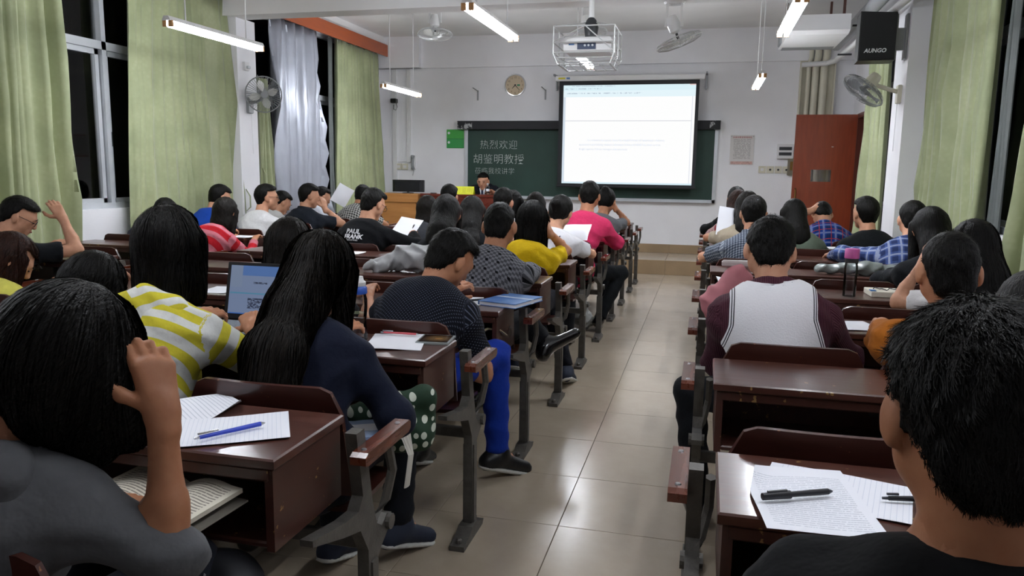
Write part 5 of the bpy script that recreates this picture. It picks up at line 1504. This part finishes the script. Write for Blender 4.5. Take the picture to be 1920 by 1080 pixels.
bg = thing('black_bag', 'black bag with red side and grey letter beneath the near desk', 'bag', (-1.02, 1.34, .25))
bp = [rc(A(-1.14, 1.34, .34), A(-.96, 1.36, .34), .10, .10, .05, (A(0, 1, 0), .8)), rc(A(-1.12, 1.34, .47), A(-.97, 1.36, .47), .075, .075, .05)]
bv_, bf_ = nets(bp, .011, lambda D, X, Y, Z: D+.006*np.sin(X*40+Z*30)*np.sin(Z*50+Y*20))
put('bag_body', npmesh('bag_body', bv_, bf_, plain('bag_nylon', '#14161c', .6, var=.1), A(-1.02, 1.34, .25)), bg)
MB().box(.10, .128, -.03, .05, .03, .22, ch=.01).build('red_panel', plain('bag_red', '#8a1620', .6), bg)
put('bag_letter', TXT['C'], bg, (.02, -.055, .265), (.9, 0, 0))
# second middle desk: laptop, bottle, paper, disc case
lt = thing('laptop', 'open black laptop with lit screen on the second desk', 'laptop', (-1.635, 2.47, DT), 0)
MB().box(-.175, .175, -.115, .115, .0, .024, ch=.004).build('base', M['dgrey'], lt)
MB().box(-.16, .16, -.02, .095, .0238, .0255).build('keyboard', plain('keys', '#8f959c', .5, var=.3, vs=120), lt)
MB().box(-.175, .175, -.114, -.03, .0238, .0248).build('palm_rest', plain('palm_rest', '#9ba0a6', .4, .3), lt)
L4 = rotm((0, .112, .026), -.22)
lid = MB().box(-.178, .178, 0, .010, 0, .225, L4, ch=.003).build('screen_lid', M['black'], lt)
def lapmat():
    t = NT('laptop_display'); v = t.coords('Object'); s = t.sep(v); x, zz = s[0], s[2]
    def box(x0, x1, z0, z1):
        a = t.math('MULTIPLY', t.math('GREATER_THAN', x, x0), t.math('LESS_THAN', x, x1)); b = t.math('MULTIPLY', t.math('GREATER_THAN', zz, z0), t.math('LESS_THAN', zz, z1)); return t.math('MULTIPLY', a, b)
    c = t.mix(box(-.11, .16, .195, .25), lin('#8a9cc0'), lin('#5f86c8'))
    c = t.mix(box(-.16, -.11, .15, .25), c, lin('#8fa0be'))
    c = t.mix(box(-.16, .16, .125, .130), c, lin('#5f9fc0'))
    c = t.mix(box(-.16, .16, .035, .052), c, lin('#4a78c8'))
    n = t.noise(t.coords('Object', (1, 1, 3)), 90, 2)
    c = t.mix(t.math('MULTIPLY', t.math('MAXIMUM', box(-.06, .0, .165, .172), box(-.08, .06, .07, .11)), t.ramp(n, .45, .5)), c, lin('#39415a'))
    t.set(lin('#101216'), .3, emit=c, estr=.20); return t.m
MB().box(-.163, .163, -.0012, 0, .022, .212, L4).build('display', lapmat(), lid)
bt_ = thing('water_bottle', 'clear water bottle with a blue and white cap by the navy cardigan', 'bottle', (-1.20, 2.50, DT))
MB().lathe([(.0, 0), (.033, .002), (.034, .02), (.030, .07), (.034, .12), (.034, .15), (.030, .165), (.030, .172)], 18).build('bottle_wall', glassmat('clear_plastic', '#f6f8fa', .08), bt_, smooth=True)
MB().lathe([(.0, .004), (.030, .004), (.028, .07), (.031, .10), (0, .10)], 16).build('water', glassmat('water_tint', '#f0f4f6', .02), bt_, smooth=True)
MB().lathe([(.033, .170), (.034, .173), (.034, .192), (.029, .198), (0, .198)], 18).build('blue_collar', plain('cap_blue', '#2c55b0', .35), bt_, smooth=True)
MB().lathe([(.027, .196), (.030, .200), (.030, .212), (.022, .220), (.020, .232), (0, .234)], 16).build('white_cap', M['white'], bt_, smooth=True)
sheet('white sheet under the red pen on the second desk', -1.05, 2.50, DT, .25, .20, .25, 'paper', .006, None, 5)
pen('slim red pencil on the white sheet of the second desk', (-1.15, 2.585, DT+.014), (-1.0, 2.592, DT+.014), plain('pencil_red', '#c9505a', .4), plain('pen_silver', '#c9ccd2', .25, .8), r=.004)
cdc = thing('disc_case', 'clear disc case with a dark golden picture at the desk end', 'disc case', (-.925, 2.565, DT), .12)
MB().box(-.06, .06, -.065, .065, 0, .009, ch=.001).build('case_shell', plain('case_grey', '#9aa0a0', .15, .2), cdc)
def cdmat():
    t = NT('cover_picture'); v = t.coords('Object'); s = t.sep(v)
    r = t.math('SQRT', t.math('ADD', t.math('POWER', t.math('ADD', s[0], -.01), 2), t.math('POWER', s[1], 2)))
    t.set(t.mix(t.ramp(t.math('MULTIPLY', r, 14), .05, .8), lin('#8a6a42'), lin('#1a0f0a')), .25); return t.m
MB().box(-.053, .053, -.058, .058, .0088, .0095).build('cover_card', cdmat(), cdc)
# navy girl: polka-dot bag, book, strap
pb = thing('polka_dot_bag', 'dark green polka-dot cloth bag hanging at the navy girl\'s side', 'bag', (-.92, 2.13, .44))
def dotmat():
    t = NT('polka_dots'); v = t.coords('Object', (1, 1, 1)); s = t.sep(v)
    cb = t.n('ShaderNodeCombineXYZ'); t.l(t.math('ADD', s[0], t.math('MULTIPLY', s[1], .6)), cb.inputs[0]); t.l(s[2], cb.inputs[1])
    vo = t.n('ShaderNodeTexVoronoi'); t.l(cb.outputs[0], vo.inputs[0]); vo.inputs['Scale'].default_value = 26; vo.inputs['Randomness'].default_value = .35
    t.set(t.mix(t.math('LESS_THAN', vo.outputs[0], .33), lin('#16331f'), lin('#c9cfc0')), .8); return t.m
pp = [rc(A(-1.03, 2.12, .55), A(-.86, 2.20, .55), .06, .06, .04), rc(A(-1.03, 2.12, .60), A(-.85, 2.22, .66), .055, .04, .04), rc(A(-.86, 2.22, .56), A(-.84, 2.24, .66), .045, .035, .03)]
v_, f_ = nets(pp, .010, lambda D, X, Y, Z: D+.005*np.sin(X*50+Z*35)*np.sin(Y*45))
put('bag_cloth', npmesh('bag_cloth', v_, f_, dotmat(), A(-.92, 2.13, .44)), pb)
MB().tube([(-.02, .05, .20), (.05, -.02, .17), (.085, -.04, .08), (.075, -.05, -.02)], .022, 8, r2=.005).build('bag_strap', plain('strap_white', '#c9c5ba', .7), pb)
nb = thing('exercise_book', 'thin blue and white book on the navy girl\'s lap', 'book', (-.955, 2.02, .605), .5)
MB().box(-.06, .06, -.08, .08, 0, .012, ch=.002).build('book_block', plain('book_paleblue', '#8fa6c9', .5), nb)
MB().box(-.06, .06, -.03, .03, .0118, .0128).build('cover_label', M['paper'], nb)
# brown bag with beige strap on the seat of the blue-trouser man
sb = thing('shoulder_bag', 'brown bag with a beige strap behind the blue trousers', 'bag', (-.92, 3.44, .58))
v_, f_ = nets([rc(A(-1.04, 3.44, .635), A(-.915, 3.44, .635), .055, .055, .03)], .011, lambda D, X, Y, Z: D+.004*np.sin(X*60)*np.sin(Z*55))
put('bag_body', npmesh('bag_body', v_, f_, plain('bag_brown', '#3a2e26', .7, var=.15), A(-.92, 3.44, .58)), sb)
MB().tube([(-.10, -.16, -.02), (-.06, -.2, .06), (.0, -.2, .10), (.04, -.17, .09), (.055, -.13, .06)], .022, 8, r2=.006).build('beige_strap', plain('strap_beige', '#b3a684', .7), sb)
# third middle desk: blue textbook, sheet, pens
tb = thing('textbook', 'blue textbook lying at the aisle end of the third desk', 'book', (-.865, 3.44, DT), -.28)
MB().box(-.095, .095, -.13, .13, .003, .018).build('page_block', M['paper'], tb)
def covmat():
    t = NT('textbook_cover'); v = t.coords('Object'); s = t.sep(v)
    c = t.mix(t.ramp(t.noise(v, 14, 2), .35, .7), lin('#3a6fb8'), lin('#6f9ad0'))
    c = t.mix(t.math('MULTIPLY', t.math('GREATER_THAN', s[1], -.02), t.math('LESS_THAN', t.math('ABSOLUTE', t.math('ADD', s[1], -.03)), .012)), c, lin('#d9e2ee'))
    t.set(c, .3, coat=.3); return t.m
MB().box(-.098, .098, -.133, .133, .018, .021).build('front_cover', covmat(), tb)
MB().box(-.098, .098, -.133, .133, 0, .003).build('back_cover', covmat(), tb)
MB().box(-.101, -.097, -.133, .133, 0, .021).build('book_spine', plain('spine_blue', '#2f5f9c', .4), tb)
sheet('white sheet beside the blue textbook', -1.08, 3.40, DT, .2, .16, .22, 'paper', .004, None, 8)
pen('black pen on the sheet beside the blue textbook', (-1.10, 3.34, DT+.012), (-.985, 3.43, DT+.012), M['black'], plain('pen_silver', '#c9ccd2', .25, .8))
# loose sheets on other desks
for i, (lb, x, y, rz, w_, l_) in enumerate((
    ('small white sheet on the desk beyond the striped hooded girl', -2.35, 3.33, .1, .15, .2),
    ('white sheet on the desk behind the man with lettering on his back', -2.55, 5.14, .15, .24, .2),
    ('white notes before the white tee with glasses', -4.12, 6.92, .1, .26, .2),
    ('white notes before the girl in red stripes', -4.02, 6.04, .1, .24, .2),
    ('white sheet in front of the dark polo', -4.05, 7.83, .0, .24, .2),
    ('white sheet on the right desk before the man in black near the door', 1.12, 7.0, .05, .26, .2),
    ('white sheet on the right desk before the blue plaid shirt', 1.02, 7.9, .1, .24, .2),
    ('small sheet on the right desk beside the orange tee', .62, 3.35, .2, .15, .2),
    ('white sheet on the far right desk end by the aisle', .22, 8.77, .1, .2, .2))):
    sheet(lb, x, y, DT, rz, w_, l_, 'paper', .004, None, 20+i)
pen('pen lying on the notes before the dark polo', (-4.1, 7.86, DT+.012), (-3.95, 7.88, DT+.012), M['black'], M['grey'])
# grey jacket heaped on the middle desk
def blob(name, label, cat, prims, mat, h=.011, amp=.008, fr=38, org=None, part='cloth'):
    lo = np.min([p.lo for p in prims], 0); hi = np.max([p.hi for p in prims], 0)
    o = A((lo[0]+hi[0])/2, (lo[1]+hi[1])/2, lo[2])
    t = thing(name, label, cat, tuple(o))
    v, f = nets(prims, h, lambda D, X, Y, Z: D+amp*1.6*(np.abs(np.sin(X*fr*.7+2*np.sin(Z*fr*.6)+Y*fr*.4))-.6)+amp*.8*(np.abs(np.sin((X*.6+Y-Z)*fr*1.1+2*np.sin(X*fr*.5)))-.6))
    put(part, npmesh(part, v, f, mat, o), t)
    return t
GJ = plain('jacket_grey', '#9c9d9e', .8, var=.12, vs=12)
blob('jacket', 'light grey jacket heaped on a desk beyond the navy pin-dot shirt', 'jacket',
     [rc(A(-1.92, 4.30, .81), A(-1.70, 4.34, .84), .045, .06, .04), rc(A(-1.80, 4.36, .87), A(-1.58, 4.36, .88), .05, .055, .04), rc(A(-1.70, 4.28, .84), A(-1.5, 4.3, .83), .06, .05, .04), rc(A(-1.95, 4.22, .80), A(-1.85, 4.26, .80), .03, .04, .03)], GJ, .010, .012, 34)
wbq = blob('cloth_bundle', 'white and grey cloth bundle behind the raised sheet', 'bundle',
     [rc(A(-2.55, 6.92, .80), A(-2.28, 6.95, .80), .05, .06, .04), rc(A(-2.50, 6.96, .86), A(-2.30, 6.97, .86), .05, .045, .04), rc(A(-2.28, 6.90, .82), A(-2.16, 6.88, .80), .05, .03, .04)], plain('bundle_white', '#c9cac8', .6, var=.15, vs=10), .012, .010, 30)
# sheets held in hands
sheet('white sheet held up by the man with lettering on his back', -2.43, 6.03, .905, -.25, .23, .19, 'paper', .006, None, 41, tilt=(.75, .1))
pen('dark pencil in the hand of the man with lettering on his back', (-2.345, 5.99, .93), (-2.41, 6.03, .855), M['black'], M['steel'], r=.004)
sheet('curled white sheet held up before the girl in the white printed tee', -.99, 5.98, .90, -.15, .24, .19, 'paper', .014, None, 42, tilt=(.7, -.1))
sheet('white sheet raised by the girl in the beige top', .20, 6.62, .985, .1, .20, .26, 'paper', .012, (1, 1, .1), 43, tilt=(1.1, .15))
sheet('white sheet raised near the silver curtain', -4.32, 8.62, 1.06, .3, .2, .25, 'paper', .012, None, 44, tilt=(1.2, .5))
pen('slim brown pencil on the desk beside the dark-haired girl', (-2.02, 4.30, DT+.03), (-1.94, 4.34, DT+.05), plain('pencil_brown', '#6a3a30', .5), M['steel'], r=.004)
sheet('rolled white paper sticking out at the right aisle desk', .16, 4.28, DT+.02, .15, .14, .2, 'paper', .03, None, 45)
# nearest right desk
sheet('ruled sheet half under the printed sheet on the near right desk', .275, 1.535, DT, 1.33, .19, .27, 'ruled', .004, None, 6)
sheet('large printed sheet under the black pen on the near right desk', .215, 1.475, DT+.003, .12, .205, .297, 'print', .006, (-1, 1, .03), 7)
pen('black capped pen on the printed sheet of the near right desk', (.132, 1.425, DT+.020), (.262, 1.488, DT+.020), plain('pen_black', '#15161c', .35), plain('pen_dark', '#2a2c34', .4), cap=True, r=.006)
pen('dark pen end peeping out beside the short-haired man in black', (.352, 1.50, DT+.012), (.44, 1.52, DT+.012), plain('pen_black', '#15161c', .35), plain('pen_dark', '#2a2c34', .4))
# pink bag at the right aisle end
blob('pink_bag', 'pink cloth bag standing at the aisle end of the right block', 'bag', [rc(A(.07, 3.33, .835), A(.13, 3.36, .835), .07, .07, .05, (A(0, 1, 0), .7)), rc(A(.09, 3.35, .84), A(.15, 3.38, .94), .07, .06, .05, (A(0, 1, 0), .7))], plain('bag_pink', '#c07a82', .75, var=.08), .010, .008, 36)
ptop = thing('plastic_wrap', 'pale translucent plastic wrap above the pink bag', 'wrap', (.14, 3.40, .985))
MB().box(-.06, .06, -.02, .02, 0, .03, ch=.008).build('wrap_film', plain('wrap_clear', '#b3a8a6', .3, var=.1, vs=20), ptop)
# bottle, bag, book on the right desk further on
b2 = thing('water_bottle', 'clear bottle with a pink cap standing on the right desk', 'bottle', (.74, 4.20, DT))
MB().lathe([(.0, 0), (.032, .002), (.033, .15), (.030, .175), (.028, .178)], 18).build('bottle_wall', glassmat('clear_plastic', '#f6f8fa', .08), b2, smooth=True)
MB().lathe([(.0, .004), (.029, .004), (.029, .11), (0, .11)], 14).build('water', glassmat('water_tint', '#f0f4f6', .02), b2, smooth=True)
MB().lathe([(.033, .176), (.033, .20), (.030, .202)], 18).build('neck_band', M['dgrey'], b2, smooth=True)
MB().lathe([(.036, .198), (.036, .242), (.032, .247), (0, .248)], 18).build('pink_cap', plain('cap_pink', '#c75aa0', .4), b2, smooth=True)
blob('plastic_bag', 'grey plastic bag lying flat across the right desk', 'bag', [rc(A(.72, 5.12, .80), A(1.02, 5.14, .815), .035, .05, .03, (A(0, 0, 1), .8)), rc(A(.98, 5.12, .81), A(1.22, 5.16, .80), .05, .04, .03, (A(0, 0, 1), .8))], plain('plastic_grey', '#7f8684', .25, var=.2, vs=14), .010, .009, 44)
bk2 = thing('book', 'cream book under the tangled cable on the right desk', 'book', (.93, 4.28, DT), .05)
MB().box(-.085, .085, -.07, .09, 0, .03, ch=.003).build('book_block', M['cream'], bk2)
cb_ = MB().tube([(-.06+.012*i, .03*math.sin(i*2.1), .006+.003*math.sin(i)) for i in range(12)], .003, 5).build('cable', M['black'], None, (.93, 4.28, DT+.03)); tag(cb_, 'black tangled cable lying on the cream book', 'cable')
MB().box(-.087, -.06, -.06, -.02, .03, .034).build('blue_tag', plain('tag_blue', '#2f6fae', .5), bk2)
cup = thing('travel_mug', 'dark lidded mug on the desk behind the blue checked shirt', 'mug', (1.30, 5.22, DT))
MB().lathe([(.032, 0), (.036, .004), (.038, .10), (.038, .102)], 16).build('mug_body', plain('mug_glass', '#5d666c', .15), cup, smooth=True)
MB().lathe([(.040, .10), (.040, .135), (.034, .142), (0, .143)], 16).build('mug_lid', M['black'], cup, smooth=True)
MB().tube([(.036, 0, .03), (.06, 0, .04), (.062, 0, .09), (.038, 0, .10)], .006, 6).build('mug_handle', M['black'], cup, smooth=True)
blob('plastic_bag', 'crumpled clear plastic bag on the floor beside the aisle shoes', 'bag', [rc(A(-.98, 6.62, .08), A(-1.08, 6.72, .08), .07, .06, .04), rc(A(-1.0, 6.66, .14), A(-1.0, 6.68, .22), .05, .03, .03)], plain('plastic_clear', '#8f908c', .3, var=.25, vs=18), .011, .012, 46)

# ------------------------------------------------------------------ teacher desk on the platform
td = thing('teacher_desk', 'long dark red teacher desk on the platform', 'desk', (-3.50, 10.92, .2))
MB().box(-.62, .58, -.18, .22, .80, .835, ch=.004).build('desktop', M['rosew'], td)
MB().box(-.60, .56, -.165, -.145, .02, .80).build('front_panel', M['rosew'], td)
for x_ in (-.60, .54): MB().box(x_, x_+.02, -.145, .20, 0, .80).build('side_panel', M['rosew'], td)
lc = thing('lectern_desk', 'light brown computer desk at the left end of the platform', 'desk', (-4.48, 10.92, .2))
MB().box(-.34, .34, -.22, .24, .70, .83, ch=.006).build('top_case', M['teak'], lc)
MB().box(-.32, .30, -.20, -.18, .0, .70).build('front_panel', M['teak'], lc)
for x_ in (-.32, .28): MB().box(x_, x_+.02, -.18, .22, 0, .70).build('side_panel', M['teak'], lc)
mo = thing('monitor', 'black computer monitor seen from behind on the platform desk', 'monitor', (-4.385, 10.93, 1.03))
MB().box(-.25, .25, .01, .04, .02, .20, ch=.004).build('screen_panel', M['black'], mo)
MB().prism([(-.25, .02), (.25, .02), (.25, .20), (-.25, .20)], 1, -.005, .012).build('rear_shell', M['black'], mo)
MB().poly([(-.25, -.005, .20), (.25, -.005, .20), (.20, -.045, .165), (-.20, -.045, .165), (.20, -.045, .03), (-.20, -.045, .03), (.25, -.005, .02), (-.25, -.005, .02)], [(0, 3, 2, 1), (3, 5, 4, 2), (5, 7, 6, 4), (0, 7, 5, 3), (1, 2, 4, 6), (0, 1, 6, 7)]).build('rear_bulge', plain('monitor_shell', '#16171a', .35), mo)
MB().lathe([(.09, 0), (.085, .01), (.02, .014), (.02, .03)], 18).build('monitor_foot', M['black'], mo, smooth=True)
nc = thing('name_card', 'yellow folded name card on the teacher desk', 'card', (-3.45, 10.80, 1.036))
MB().prism([(-.05, 0), (-.002, .115), (.002, .115), (.05, 0), (.048, 0), (0, .111), (-.048, 0)], 0, -.15, .15).build('card', plain('card_yellow', '#d8dc20', .6), nc)
put('card_lettering', TXT['name'], nc, (0, -.0275, .055), (1.5708-.4, 0, 0))
wb_ = thing('water_bottle', 'small clear water bottle before the lecturer', 'bottle', (-3.10, 10.82, 1.036))
MB().lathe([(0, 0), (.026, .002), (.027, .03), (.024, .06), (.027, .09), (.026, .115), (.012, .14), (.012, .148)], 14).build('bottle_wall', glassmat('clear_plastic', '#f6f8fa', .08), wb_, smooth=True)
MB().lathe([(.024, .05), (.0275, .052), (.0275, .085), (.024, .087)], 14).build('bottle_label', M['paper'], wb_)
MB().lathe([(.0145, .146), (.0145, .165), (0, .166)], 12).build('bottle_cap', M['white'], wb_)
pn = thing('phone', 'small dark phone on the teacher desk left of the name card', 'phone', (-3.93, 10.85, 1.036))
MB().box(-.06, .03, -.02, .02, 0, .012, ch=.002).build('phone_body', M['dgrey'], pn)
MB().box(-.05, .015, -.016, .016, .0118, .0126).build('phone_screen', M['black'], pn)
ti = thing('tissue_pack', 'flat white tissue pack beside the phone on the teacher desk', 'tissues', (-3.86, 10.85, 1.036))
MB().box(-.025, .025, -.02, .02, 0, .008, ch=.002).build('wrapper', M['paper'], ti)
ch_ = thing('office_chair', 'dark chair on which the lecturer sits', 'chair', (-3.272, 11.36, .2))
MB().box(-.22, .22, -.2, .2, .39, .42, ch=.01).build('seat', M['black'], ch_)
MB().box(-.2, .2, .2, .225, .45, .80, ch=.01).build('backrest', M['black'], ch_)
for x_ in (-.19, .19):
    for y_ in (-.17, .2): MB().tube([(x_, y_, 0), (x_, y_, .40 if y_ < 0 else .6)], .012, 8).build('leg', M['steel'], ch_)
